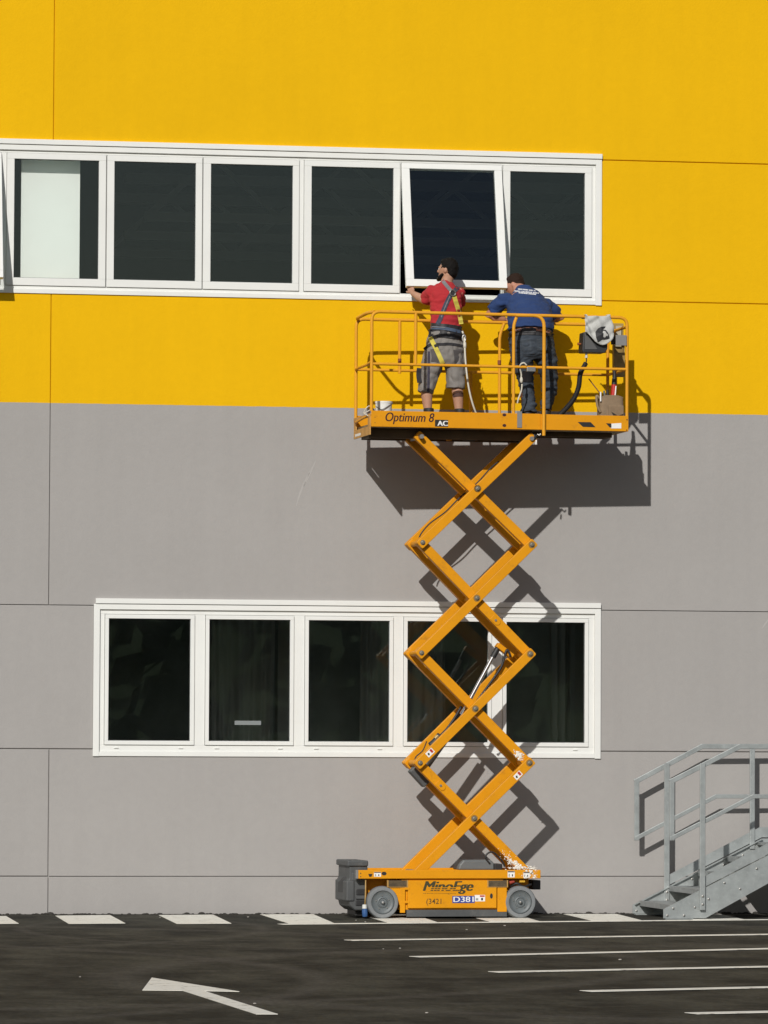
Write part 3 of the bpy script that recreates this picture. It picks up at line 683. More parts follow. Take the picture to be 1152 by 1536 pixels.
for k in range(1, 4):
    for xx, zz in ((XLp[k]+.0, ZLp[k]), (XRp[k], ZRp[k])):
        MB().tube([V((xx, .128, zz)), V((xx, .612, zz))], .027, 14).build('cross_tube', M_ORANGE, lift, smooth=40)
for xx in (XLp[0], XRp[0]):
    MB().tube([V((xx, .05, 4.749)), V((xx, .69, 4.749))], .022, 12).build('top_shaft', M_STEEL, lift, smooth=40)
for xx in (XLp[4], XRp[4]):
    MB().tube([V((xx, .05, .451)), V((xx, .69, .451))], .022, 12).build('bottom_shaft', M_STEEL, lift, smooth=40)
for q in ((743.5, 930.5), (661, 1178.5)):          # small round access plates on the falling arms
    p = P(*q, .13); d = V((.74, 0, -.72)).normalized(); nn = V((.72, 0, .74))
    MB().prism([p+d*a+nn*b_+V((0, -.006, 0)) for a, b_ in ((-.05, -.03), (.035, -.03), (.055, -.012), (.055, .012), (.035, .03), (-.05, .03))], (0, .007, 0)).build('access_plate', M_ORANGE, lift, bevel=.003)
    MB().lathe([(.014, 0), (.012, .007)], p+V((0, -.006, 0)), (0, -1, 0), 8).build('plate_bolt', M_STEEL, lift)
def arm_sticker(px, py, rising, w_=.085, h_=.055, mess=False):
    p = P(px, py, .075 if rising else .132)
    d = V((.72, 0, .70)).normalized() if rising else V((.72, 0, -.70)).normalized(); nn = V((-d.z, 0, d.x))
    yb = (.075 if rising else .132)-.0012
    if mess:
        for i in range(60):
            c_ = p + d*random.gauss(0, .03) + nn*random.gauss(0, .02); s_ = .002+.018*random.random()**2.5
            spl2.splat(c_, s_*1.2, yb)
        return
    q = [p+d*a*w_/2+nn*b_*h_/2 for a, b_ in ((-1, -1), (1, -1), (1, 1), (-1, 1))]
    s = MB().prism([V((t.x, yb-.001, t.z)) for t in q], (0, .001, 0)).build('warning_sticker', M_WHITE, lift)
    q = [p+d*a*w_+nn*b_*h_ for a, b_ in ((.12, -.3), (.4, -.3), (.4, .42), (.12, .42))]
    MB().prism([V((t.x, yb-.002, t.z)) for t in q], (0, .0008, 0)).build('sticker_print', M_RED, s)
    q = [p+d*a*w_+nn*b_*h_ for a, b_ in ((-.38, -.1), (-.2, -.3), (-.08, .1), (-.26, .25))]
    MB().prism([V((t.x, yb-.002, t.z)) for t in q], (0, .0008, 0)).build('sticker_print', M_INK2, s)
spl2 = MB()
arm_sticker(645, 1129, True); arm_sticker(777, 1163, True); arm_sticker(779, 1133.5, False, mess=True)
for i in range(150):                                # plaster on the foot of the rear arm
    t = random.random()**1.6; p = P(776-24*t+random.gauss(0, 4), 1302-24*t+random.gauss(0, 3), .132); s_ = .0012+.011*random.random()**3*(1.2-t)
    spl2.splat((p.x, 0, max(p.z, .49)), s_*1.7, .132)
tag(spl2.build('plaster_spatter', M_PLASTER, lift, smooth=True), kind='stuff')
# lift cylinder: dark barrel low, chromed rod high
ca, cm, cb = P(626, 1166, .37), P(692, 1073, .37), P(748, 970, .37)
MB().tube([ca, cm], .045, 18).build('cylinder_barrel', mat('cylinder_dark', (.05, .046, .04), .45), lift, smooth=40)
MB().tube([cm, P(741, 982, .37)], .021, 16).build('cylinder_rod', M_CHROME, lift, smooth=40)
MB().tube([P(739, 986, .37), cb], .030, 14).build('rod_end', M_BLACK, lift, smooth=40)
MB().beam(P(618, 1152, .37), P(640, 1176, .37), .12, .10).build('cylinder_mount', M_GREY, lift, bevel=.01)
MB().beam(P(745, 967, .37), P(768, 985, .37), .10, .05).build('rod_bracket', M_ORANGE, lift, bevel=.005)
for pts, r_ in (([(766, 985, .3), (760, 975, .3), (752, 1000, .3), (735, 1025, .3), (715, 1052, .3)], .012), ([(692, 1060, .3), (680, 1080, .28), (668, 1096, .28), (655, 1108, .28)], .014),
                ([(660, 1102, .25), (652, 1112, .25), (645, 1118, .25)], .03), ([(640, 1112, .2), (634, 1126, .2), (624, 1135, .2), (622, 1142, .2)], .006),
                ([(748, 692, .5), (735, 703, .5), (716, 724, .5), (690, 746, .5), (668, 768, .5), (645, 785, .5), (632, 800, .5), (628, 809, .5)], .007)):
    MB().tube(spline([P(*q) for q in pts], 5), r_, 8).build('hydraulic_hose', M_BLACK, lift, smooth=True)
p = P(655, 1106, .24); MB().lathe([(.02, -.02), (.02, .02)], p, (.7, 0, .7), 10).build('hose_fitting', mat('brass', (.6, .45, .2), .35, metal=.8), lift)

# platform -------------------------------------------------------------
EX = P(810, 632).x; PL, PR = 0.0, 2.62
d = MB(); d.box(.01, EX, .03, WD-.03, DECK-.035, DECK); d.box(EX-.4, PR-.02, .05, WD-.05, DECK-.034, DECK-.004)
d.build('deck', mat('deck_plate', (.24, .17, .08), .6, var=.2, vscale=10), lift)
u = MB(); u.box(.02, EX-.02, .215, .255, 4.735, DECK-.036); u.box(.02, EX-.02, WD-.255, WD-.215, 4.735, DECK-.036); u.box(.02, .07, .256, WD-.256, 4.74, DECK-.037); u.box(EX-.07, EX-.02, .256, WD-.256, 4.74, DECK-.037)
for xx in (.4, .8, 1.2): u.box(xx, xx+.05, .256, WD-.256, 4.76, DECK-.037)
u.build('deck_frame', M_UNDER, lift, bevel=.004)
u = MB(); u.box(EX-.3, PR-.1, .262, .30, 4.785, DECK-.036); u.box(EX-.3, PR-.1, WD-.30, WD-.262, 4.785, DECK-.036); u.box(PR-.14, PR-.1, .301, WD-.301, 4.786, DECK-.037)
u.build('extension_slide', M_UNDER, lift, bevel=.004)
toe = MB().box(-.001, EX+.005, .0, .012, 4.834, 4.992).build('toe_board', M_ORANGE, lift, bevel=.003)
toe2 = MB().box(EX+.006, PR, .003, .015, 4.834, 4.989).build('toe_board', M_ORANGE, lift, bevel=.003)
MB().box(-.001, EX+.005, WD-.012, WD, 4.834, 4.992).build('toe_board', M_ORANGE, lift, bevel=.003)
MB().box(EX+.006, PR, WD-.015, WD-.003, 4.834, 4.989).build('toe_board', M_ORANGE, lift, bevel=.003)
MB().box(PR-.012, PR, .016, WD-.016, 4.834, 4.988).build('toe_board', M_ORANGE, lift, bevel=.003)
# open entrance end with a low plate, bar and side cheeks
e = MB(); e.box(-.012, .0, .02, WD, 4.755, 4.84); e.box(-.012, .0, .02, .12, 4.84, 4.93); e.box(-.012, .0, WD-.10, WD, 4.84, 4.95); e.box(-.014, -.002, .02, WD, 4.93, 4.965)
e.build('entrance_plate', mat('worn_orange', (.50, .27, .07), .6, var=.2, vscale=10, dirt=(.3, .26, .2), dscale=8, damt=.7), lift, bevel=.002)
MB().box(-.0135, -.0125, .45, .72, 4.775, 4.80).build('white_decal', M_WHITE, lift)
MB().tube(spline([V((-.02, .68, 4.915)), V((-.03, .45, 4.92)), V((-.02, .2, 4.94)), V((.0, .05, 4.95))], 5), .012, 8).build('entrance_bar', M_DUSTOR, lift, smooth=True)
# guard rails: tubes in the photograph's order
rt = .0165; ZTOP, ZMID = 5.972, 5.455
def rail(nm, pts, R_=.07, r_=rt): return MB().tube(fillet(pts, R_), r_, 12).build(nm, M_DUSTOR, lift, smooth=40)
yn, yf = .02, WD-.02
RX = PR-.012; x1 = P(623.5, 520, yn).x; x2 = P(770.5, 560, yn).x; x3 = P(815.5, 560, yn-.03).x
rail('top_rail', [V((.004, yn, 4.99)), V((.004, yn, ZTOP)), V((RX, yn, ZTOP)), V((RX, yn, 4.985))], .085)
rail('top_rail', [V((.004, yf, 4.78)), V((.004, yf, ZTOP-.01)), V((RX, yf, ZTOP-.01)), V((RX, yf, 4.985))], .085)
rail('mid_rail', [V((.004, yn, ZMID)), V((RX, yn, ZMID))], .02, .0145)
rail('mid_rail', [V((.004, yf, ZMID)), V((RX, yf, ZMID))], .02, .0145)
rail('end_rail', [V((.03, yn+.005, ZTOP-.002)), V((-.012, yn+.12, ZTOP-.004)), V((-.012, yf-.12, ZTOP-.012)), V((.02, yf, ZTOP-.014))], .06)
rail('end_rail', [V((.004, yn, ZMID+.02)), V((-.012, yn+.18, ZMID)), V((-.012, yf-.12, ZMID)), V((.004, yf, ZMID))], .05, .0145)
rail('end_rail', [V((RX, yn, ZTOP-.09)), V((RX+.004, yf, ZTOP-.09))], .02); rail('end_rail', [V((RX, yn, ZMID)), V((RX, yf, ZMID))], .02, .0145)
rail('rail_post', [V((x1, yn, ZMID)), V((x1, yn, ZTOP))]); rail('rail_post', [V((P(599.5, 520, yf).x, yf, ZMID-.03)), V((P(599.5, 520, yf).x, yf, ZTOP-.01))])
rail('rail_post', [V((x2, yn+.005, 4.99)), V((x2, yn+.005, ZTOP-.10)), V((x2+.03, yn+.005, ZTOP-.02))], .05)
rail('extension_hoop', [V((x2+.02, yn-.012, ZTOP-.004)), V((x3, yn-.042, ZTOP-.004)), V((x3, yn-.042, 4.775))], .11, .0175)
rail('rail_post', [V((P(749, 560, yf).x, yf-.01, 4.99)), V((P(749, 560, yf).x, yf-.01, ZTOP-.14)), V((P(756, 480, yf).x, yf-.01, ZTOP-.02))], .06)
rail('rail_post', [V((P(706, 580, yf).x, yf-.005, 4.99)), V((P(706, 580, yf).x, yf-.005, ZMID))], .05)
xg = P(917, 520, yf).x
# bent diagonal brace and low bars of the far side, known from the shadow they throw
def from_shadow(px, py, yl):                        # wall pixel of a shadow -> the point at depth yl that throws it
    q = W(px, py, 0.0); 
    t = (yl-(q-LF.o).dot(LF.V))/(-SUN_DIR).dot(LF.V); r_ = q - SUN_DIR*t - LF.o
    return V((r_.dot(LF.U), yl, r_.z))
for nm, y_, pl in (('post_band', yf, (599.5, 541)), ('post_band', yn, (749, 543.5)),):
    q = P(*pl, y_); MB().tube([q+V((0, 0, -.02)), q+V((0, 0, .02))], rt+.002, 12).build(nm, mat('dark_band', (.22, .06, .02), .7), lift)  # red-brown band, darker than the post
# platform fittings
lettering('model_lettering', 'Optimum 8', P(578, 628).x, P(651, 628).x, P(578, 636).z, P(578, 618.5).z, -.0014, M_INK, toe, shear=.22, layers=3, dx=.002)
plate((652.5, 629.5), (672, 640.2), 0, M_INK2, 'badge', toe)
lettering('badge_lettering', 'AC', P(656, 630).x, P(671, 630).x, P(660, 638.6).z, P(660, 631.2).z, -.0024, M_WHITE, toe, layers=4, dx=.0022)
hole(756.5, 622.3, 0, .015, toe, 'bolt_hole', 1.3, M_INK); hole(756.5, 638.2, 0, .015, toe, 'bolt_hole', 1.3, M_INK)
plate((775.7, 617), (782.7, 641.5), -.001, M_GREYPLATE, 'latch_plate', toe, .006)
for py in (626, 634): hole(562.5, py, 0, .004, toe, 'rivet', 1, M_UNDER)
def para(pts, m_, nm): MB().prism([V((P(*q).x, .0008, P(*q).z)) for q in pts], (0, .0014, 0)).build(nm, m_, toe2)
para([(866.5, 633), (886, 633.2), (893.5, 640.8), (874.5, 640.2)], M_INK2, 'hazard_stripe'); para([(909, 634.8), (917, 635.2), (917.5, 641.5), (914.5, 641)], M_INK2, 'hazard_stripe')
para([(916, 635.5), (932, 634.5), (932, 642.6), (916.5, 642.6)], M_WHITE, 'warning_sticker')
hole(940.5, 629.5, 0, .006, toe2, 'rivet', 1, M_INK); hole(940, 645, 0, .006, toe2, 'rivet', 1, M_INK)
p, q = P(923.5, 502.5, -.005), P(940, 518.5, -.005); MB().box(p.x, q.x, -.012, .0, q.z, p.z).build('grey_sign_plate', M_GREYPLATE, lift, bevel=.004)
p, q = P(916.5, 504.5, .05), P(924, 517, .05); MB().box(p.x, q.x, .04, .055, q.z, p.z).build('black_bracket', M_BLACK, lift)
p, q = P(790.5, 550.5, .0), P(803.5, 557.5, .0); MB().box(p.x, q.x, -.003, .04, q.z, p.z).build('rail_clamp', mat('clamp_grey', (.25, .26, .27), .4, metal=.5), lift, bevel=.005)
# document pouch at the far corner
p, q = P(918, 485, .62), P(934.5, 566, .62)
k = MB(); k.box(p.x, q.x, .60, .61, q.z, p.z); k.box(p.x, p.x+.01, .55, .599, q.z, p.z-.18); k.box(q.x-.01, q.x, .55, .599, q.z, p.z-.18); k.box(p.x, q.x, .54, .5495, q.z, p.z-.30)
k.build('document_box', mat('document_box', (.30, .20, .06), .6, var=.3, vscale=12), lift, bevel=.004)
p2, q2 = P(923, 489, .585), P(931, 520, .585); MB().box(p2.x, q2.x, .56, .59, q2.z, p2.z).build('manual', mat('manual_paper', (.42, .38, .28), .8), lift)
# control box on the near rail
b0, b1 = P(875.5, 498, .0), P(911.5, 529.5, .0)
box = MB().prism([V((b0.x, .0, b0.z)), V((b0.x-.012, .0, b1.z+.03)), V((b0.x-.006, .0, b1.z)), V((b1.x-.03, .0, b1.z)), V((b1.x, .0, b1.z+.04)), V((b1.x, .0, b0.z))], (0, .17, 0))
cb_ = box.build('control_box', mat('box_charcoal', (.022, .023, .025), .5, var=.2, vscale=20), lift, bevel=.008)
fa = [P(877, 499), P(877, 524), P(896, 524), P(888, 512)]
MB().prism([V((p.x, -.006, p.z)) for p in fa], (0, .006, 0)).build('box_face', mat('box_grey', (.085, .085, .085), .6), cb_)
p = P(873, 516, .08); MB().tube([p, p+V((-.03, 0, 0))], .008, 8).build('box_switch', mat('switch_rust', (.32, .09, .02), .5), cb_); MB().tube([p+V((-.03, 0, 0)), p+V((-.045, 0, 0))], .014, 10).build('switch_knob', mat('switch_rust', (.32, .09, .02), .5), cb_)
p = P(879.5, 526, .05); MB().lathe([(.012, .03), (.012, .0), (.02, -.002), (.02, -.012), (.012, -.014), (.012, -.06), (.016, -.062), (.016, -.072)], p, (0, 0, 1), 12).build('cable_gland', mat('gland_white', (.55, .55, .52), .5), cb_, smooth=40)
path = spline([P(879.5, 537, .05), P(879, 544, .06), P(873, 555, .1), P(870, 563, .12), P(868, 580, .16), P(861, 598, .2), P(850, 612, .25), P(840, 622, .3)], 14)
coil = []; acc = 0
for i, p in enumerate(path):
    t = i/(len(path)-1)
    if i == 0: coil.append(p); continue
    dirv = (path[i]-path[i-1]).normalized(); u_ = dirv.cross(V((0, 1, 0))).normalized(); v_ = dirv.cross(u_)
    for s in range(6):
        acc += 2*math.pi/8; pp_ = path[i-1].lerp(path[i], s/6); rr = .004 if t < .16 else (.019 if t < .34 else .021)
        if t < .16: coil.append(pp_) if s == 0 else None
        else: coil.append(pp_ + u_*(rr*math.cos(acc)) + v_*(rr*math.sin(acc)))
MB().tube(coil, .0062, 6).build('coiled_cable', M_BLACK, cb_, smooth=True)
# rope end and hooks under the deck
p = P(804, 645, .1)
for pts, r_, m_ in (([(797, 648, .1), (802, 654, .08), (800, 660, .08), (806, 652, .05)], .012, M_BLACK), ([(804.5, 660, .05), (804, 667, .05)], .008, M_WHITE), ([(806, 651, .03), (809, 653, .02), (811, 650, .02)], .007, M_STEEL)):
    MB().tube(spline([P(*q) for q in pts], 5), r_, 8).build('underside_hook', m_, lift, smooth=True)
MB().tube(spline([P(682, 653, .25), P(705, 660, .3), P(735, 652, .35), P(765, 646, .4), P(795, 650, .4)], 6), .016, 8).build('platform_cable', M_BLACK, lift, smooth=True)
p, q = P(671, 652, .3), P(677, 661, .3); MB().box(p.x, q.x, .28, .36, q.z, 4.75).build('deck_lug', M_ORANGE, lift)

# ------------------------------------------------------------------ things on the platform
def at_lift(p): return LF.world(p)
def thing(name, base, label, cat):                    # base in lift coordinates
    o = empty(name, at_lift(base), LF.a); return tag(o, label, cat)
def local(mb, base):
    b_ = V(base); mb.v = [p-b_ for p in mb.v]; return mb
# bucket
pc = P(575.5, 610, .35); base = V((pc.x, .35, DECK)); bk = thing('plaster_bucket', base, 'white plastic bucket standing on the lift deck by the entrance end', 'bucket')
hb = P(575, 602.3, .35).z-DECK
MB().lathe([(.070, .0), (.083, hb-.02), (.087, hb-.018), (.087, hb), (.081, hb), (.070, .012), (.01, .012)], (0, 0, 0), (0, 0, 1), 28).build('bucket_shell', mat('bucket_white', (.70, .70, .67), .45), bk, smooth=40)
MB().tube(spline([V((-.083, -.02, hb-.05)), V((-.04, -.085, hb-.085)), V((.02, -.088, hb-.055)), V((.085, -.03, hb-.015))], 6), .0045, 6).build('bucket_handle', M_GREYPLATE, bk, smooth=True)
rp = MB().tube(spline([P(545, 621, .25), P(549, 613, .22), P(554, 609, .2), P(557, 613, .15), P(552, 617, .12), P(547, 620, .1), P(553, 624, .08)], 6), .006, 6)
base = V((.0, .2, DECK)); tag(local(rp, base).build('rope_end', mat('rope_white', (.58, .55, .47), .9), thing_ := None, smooth=True), 'short white rope end tied at the lift entrance bar', 'rope')
ro = bpy.data.objects['rope_end']; ro.location = at_lift(base); ro.rotation_euler.z = LF.a
# canvas tool bag
q0, q1 = P(899.5, 594, .16), P(936, 622, .16); base = V(((q0.x+q1.x)/2, .22, DECK-.003)); tb = thing('tool_bag', base, 'brown canvas tool bag standing on the lift deck under the control box', 'tool bag')
hx = (q1.x-q0.x)/2; hz = q0.z-base.z
k = MB(); rs = []
for t, sx, sy in ((0, .96, .97), (.15, 1, 1), (.6, 1.01, .98), (.9, .98, .85), (1, 1.0, .82)):
    rs.append([V((hx*sx*(abs(math.cos(a))**.45)*(1 if math.cos(a) > 0 else -1), .085*sy*(abs(math.sin(a))**.45)*(1 if math.sin(a) > 0 else -1), hz*t + (.012*math.sin(3*a) if t == 1 else 0))) for a in [2*math.pi*j/28 for j in range(28)]])
k.rings(rs); k.build('bag_body', mat('canvas_brown', (.22, .155, .095), .9, var=.15, vscale=14, bump=.3, bscale=90), tb, smooth=50)
k = MB().box(-hx*.35, hx*.9, -.108, -.086, .02, hz*.72); k.build('bag_pocket', mat('canvas_brown', (.22, .155, .095), .9), tb, bevel=.012)
k = MB().prism([V((-.02, -.1095, hz*.52)), V((.05, -.1095, hz*.40)), V((.105, -.1095, hz*.46)), V((.10, -.1095, hz*.34)), V((.03, -.1095, hz*.30)), V((0, -.1095, hz*.42))], (0, .002, 0)); k.build('bag_print', M_INK2, tb)
k = MB().tube(spline([V((-hx*.9, -.05, hz*.9)), V((-hx*1.25, -.06, hz*1.0)), V((-hx*1.2, -.07, hz*.7)), V((-hx*.95, -.07, hz*.5))], 6), .012, 8); k.build('bag_strap', mat('strap_tan', (.26, .19, .11), .9), tb, smooth=True)
def tool(name, a, b_, r, m_, label, cat, r2=None, cut=None):
    A, B = P(*a), P(*b_); bs = B; mb = MB().tube([A-bs, A.lerp(B, .5)-bs, B-bs], [r, r, r2 or r], 10)
    o = tag(mb.build(name, m_, None, smooth=40), label, cat); o.location = at_lift(bs); o.rotation_euler.z = LF.a; return o
tool('wooden_stick', (883, 568, .2), (900, 590, .2), .006, mat('stick_wood', (.22, .10, .04), .7), 'thin brown wooden stick leaning out of the tool bag', 'stick')
tool('red_handled_saw', (921, 577, .21), (919, 600, .21), .026, mat('tool_red', (.45, .02, .015), .4), 'red handled tool with black grip upright in tool bag', 'tool')
tg = MB().tube([V((0, 0, .0)), V((.003, 0, .05)), V((.006, 0, .09)), V((.001, 0, .16))], [.026, .024, .018, .016], 10); o = tg.build('tool_grip', M_BLACK, bpy.data.objects['red_handled_saw'], smooth=40); A_ = P(921, 577, .21)-P(919, 600, .21); o.location = A_
tg = MB().tube([A_*.9+V((.014, -.028, 0)), A_*.2+V((.014, -.028, 0))], .007, 8); tg.build('white_stripe', M_WHITE, bpy.data.objects['red_handled_saw'])
tool('paint_brush', (906, 586, .2), (908, 600, .2), .010, mat('tool_grey', (.12, .14, .14), .5), 'grey stubby hand tool standing in the tool bag', 'tool')
tool('marker_pen', (901, 588, .14), (901, 602, .14), .008, M_WHITE, 'slim white pen standing at the edge of tool bag', 'pen')
tool('black_pliers', (911, 585, .22), (912, 600, .22), .014, M_BLACK, 'black pliers standing in the middle of tool bag', 'pliers')
# grey fabric cover thrown over the control box
gx = [P(876.5, 473.5, -.02), P(913.5, 474, -.02)]
cv = MB(); NU, NV = 22, 22; b_ = 0
def cover_pt(u, v):
    top = V((P(876.5+37*u, 474.5, 0).x, 0, P(876.5+37*u, 474.5, 0).z))
    # lower hem: high at the left, swinging low and right
    hx_, hy_ = (876+14*u, 499+2*u) if u < .15 else ((878+(u-.15)*30, 499+(u-.15)*32) if u < .6 else (891.5+(u-.6)*62, 513.5+math.sin((u-.6)/.4*math.pi)*6 - (u-.6)*8))
    bot = P(hx_, hy_, 0); p = top.lerp(bot, v)
    if u > .8: p.x += .03*(u-.8)/.2*math.sin(v*math.pi)
    if v < .12 and (u < .06 or u > .94): p.z += .016*(1-v/.12)
    y = -.012 - .012*math.sin(math.pi*u)*v - .030*abs(math.sin(3.6*(u-v*.8)+.4)) - .016*abs(math.sin(6.5*(u+v*.9)-1.0)) - .006*math.sin(17*u-11*v+1)
    y = min(y, -.010)
    return V((p.x, y - .012*abs(u-.55+.4*v), p.z))
top_back = []
for j in range(-7, NV+1):
    for i in range(NU+1):
        u_ = i/NU
        if j < 0:                                     # over the top and down behind
            q = cover_pt(u_, 0); k_ = -j/7
            cv.v.append(V((q.x, -.012+.20*min(1, k_*1.6), q.z + .012*math.sin(u_*math.pi*3)*.5 - max(0, k_-.62)*.04)))
        else: cv.v.append(cover_pt(u_, j/NV))
for j in range(NV+7):
    for i in range(NU): a_ = j*(NU+1)+i; cv.face([a_, a_+1, a_+NU+2, a_+NU+1])
base = V((P(895, 500, .05).x, .05, P(895, 500, .05).z))
cm_ = mat('cover_cloth', (.46, .46, .435), .85, var=.06, vscale=20, bump=.25, bscale=70)
local(cv, base); co = thing('fabric_cover', base, 'pale grey fabric cover with black patch thrown over the control box', 'cover')
cl = cv.build('cloth', cm_, co, smooth=True); sm = cl.modifiers.new('solidify', 'SOLIDIFY'); sm.thickness = .004
bv = BVHTree.FromPolygons([V(p) for p in cv.v], cv.f)
def on_cover(px, py):
    o_ = P(px, py, -.3)-base; dd = (P(px, py, .3)-P(px, py, -.3)).normalized(); h = bv.ray_cast(o_, dd); return (h[0] if h[0] else P(px, py, -.05)-base) - dd*.006
patch = [(893, 498), (897, 492.5), (902, 490), (908.5, 489.5), (903, 492), (901, 495), (905, 494), (909, 495), (912, 499), (914, 504), (914.5, 507.5), (909, 509), (903, 509), (899, 512), (896.5, 513), (894, 506)]
pm = MB(); cp = on_cover(903, 501); b_ = 0; pm.v = [cp] + [on_cover(*q) for q in patch]
for i in range(len(patch)): pm.face([0, 1+i, 1+(i+1) % len(patch)])
po = pm.build('black_patch', mat('patch_black', (.02, .02, .022), .7), co)

# ------------------------------------------------------------------ people
def remeshed(mb, voxel, smooth_it, m_, name, parent, wrinkle=0.0, wf=(14, 14, 14), seed=0):
    me = mb.mesh(name, m_); o = bpy.data.objects.new(name, me); COL.objects.link(o)
    r = o.modifiers.new('r', 'REMESH'); r.mode = 'VOXEL'; r.voxel_size = voxel; r.use_smooth_shade = True
    q = o.modifiers.new('s', 'SMOOTH'); q.factor = .5; q.iterations = smooth_it
    dg = bpy.context.evaluated_depsgraph_get(); me2 = bpy.data.meshes.new_from_object(o.evaluated_get(dg))
    bpy.data.objects.remove(o); me2.name = name
    if wrinkle:
        ns = [v_.normal.copy() for v_ in me2.vertices]
        for v_, nn in zip(me2.vertices, ns):
            c_ = v_.co; k_ = noise.noise(V((c_.x*wf[0]+seed, c_.y*wf[1], c_.z*wf[2]))) + .5*noise.noise(V((c_.x*wf[0]*2.1, c_.y*wf[1]*2.1+seed, c_.z*wf[2]*2.1)))
            k_ = (abs(k_)-.3)*1.3
            v_.co = c_ + nn*(wrinkle*k_)
    me2.materials.clear(); me2.materials.append(m_)
    return link(name, me2, parent, smooth=True)
def head_shape(mb, c, R_, s=1.0):                        # x: right ear, y: face, z: crown
    rs = []; nu, nv = 28, 20
    for i in range(nv+1):
        ph = -math.pi/2+math.pi*min(max(i, .08), nv-.08)/nv; ring = []
        for j in range(nu):
            th = 2*math.pi*j/nu; x, y, z = math.cos(ph)*math.cos(th), math.cos(ph)*math.sin(th), math.sin(ph)
            X, Y, Zz = x*.076, y*.098, z*.118
            if z < 0:
                X *= 1+.30*z; Y *= 1+.10*z if y > 0 else 1+.45*z
                if y > .2: Y += .012*(-z)*y
            else: Y += -.008*z
            if y > .75 and abs(x) < .3 and .0 < z < .35: Y -= .004
            ring.append(c + R_ @ (V((X, Y, Zz))*s))
        rs.append(ring)
    mb.rings(rs)
    mb.limb([c+R_ @ (V((0, .090, .018))*s), c+R_ @ (V((0, .106, -.008))*s), c+R_ @ (V((0, .112, -.026))*s), c+R_ @ (V((0, .094, -.034))*s)], [(.008, .006), (.012, .009), (.016, .012), (.012, .006)], R_ @ V((1, 0, 0)), 10)
    for sx in (-1, 1):
        mb.ellipsoid(c+R_ @ (V((sx*.078, -.008, -.008))*s), (.010*s, .020*s, .032*s), R_.to_3x3(), 10, 8)
        mb.ellipsoid(c+R_ @ (V((sx*.034, .084, .020))*s), (.020*s, .012*s, .008*s), R_.to_3x3(), 10, 6)   # brow
    for dz, w_ in ((-.058, .022), (-.068, .020)): mb.ellipsoid(c+R_ @ (V((0, .090, dz))*s), (w_*s, .010*s, .006*s), R_.to_3x3(), 10, 6)  # lips
def hand(mb, wrist, d, nrm, curl=.5, s=1.0, thumb=1):    # d: along the hand, nrm: back of the hand
    d = V(d).normalized(); nrm = V(nrm); nrm = (nrm-d*nrm.dot(d)).normalized(); sd = d.cross(nrm)
    W_ = V(wrist); mb.limb([W_, W_+d*.03*s, W_+d*.07*s, W_+d*.095*s], [(.028*s, .018*s), (.038*s, .017*s), (.043*s, .015*s), (.040*s, .013*s)], sd, 14)
    for k, (o_, L_) in enumerate(((-.031, .066), (-.010, .076), (.011, .072), (.031, .056))):
        p = W_+d*.088*s+sd*o_*s; pts = [p]; dd = d.copy(); a = curl
        for q in range(3):
            dd = (dd*math.cos(a)-nrm*math.sin(a)).normalized(); p = p+dd*L_*s*(.45, .32, .23)[q]; pts.append(p)
            nr2 = dd.cross(sd); 
        mb.tube(pts, [.0095*s, .009*s, .0085*s, .007*s], 8)
    p = W_+d*.025*s+sd*(-.030*thumb)*s; mb.tube([p, p+(d*.6-sd*.7*thumb-nrm*.25).normalized()*.035*s, p+(d*.75-sd*.55*thumb-nrm*.35).normalized()*.065*s], [.013*s, .011*s, .008*s], 8)
def boot(mb, ankle, yaw, s=1.0):
    a = V(ankle); fwd = V((-math.sin(yaw), math.cos(yaw), 0)); sd = V((math.cos(yaw), math.sin(yaw), 0)); z0 = DECK
    mb.limb([V((a.x, a.y, z0+.19)), V((a.x, a.y, z0+.12)), V((a.x, a.y, z0+.07))], [(.052, .058), (.050, .060), (.048, .070)], sd, 14)
    rs = []
    for t, w_, h_ in ((-.085, .030, .055), (-.07, .042, .075), (.0, .045, .105), (.07, .047, .085), (.13, .050, .068), (.175, .042, .055), (.195, .022, .040)):
        c_ = V((a.x, a.y, 0))+fwd*t; rs.append([c_+sd*(w_*math.cos(q*math.pi/8))+V((0, 0, z0+.002+max(0, (h_*.5)*(1+math.sin(q*math.pi/8))))) for q in range(16)])
    mb.rings(rs)
def rotm(face, roll=0.0):                                # columns: right, face, up
    f_ = V(face).normalized(); r_ = f_.cross(V((0, 0, 1))).normalized(); u_ = r_.cross(f_)
    m_ = Matrix((r_, f_, u_)).transposed(); return m_ @ Matrix.Rotation(roll, 3, 'Y')
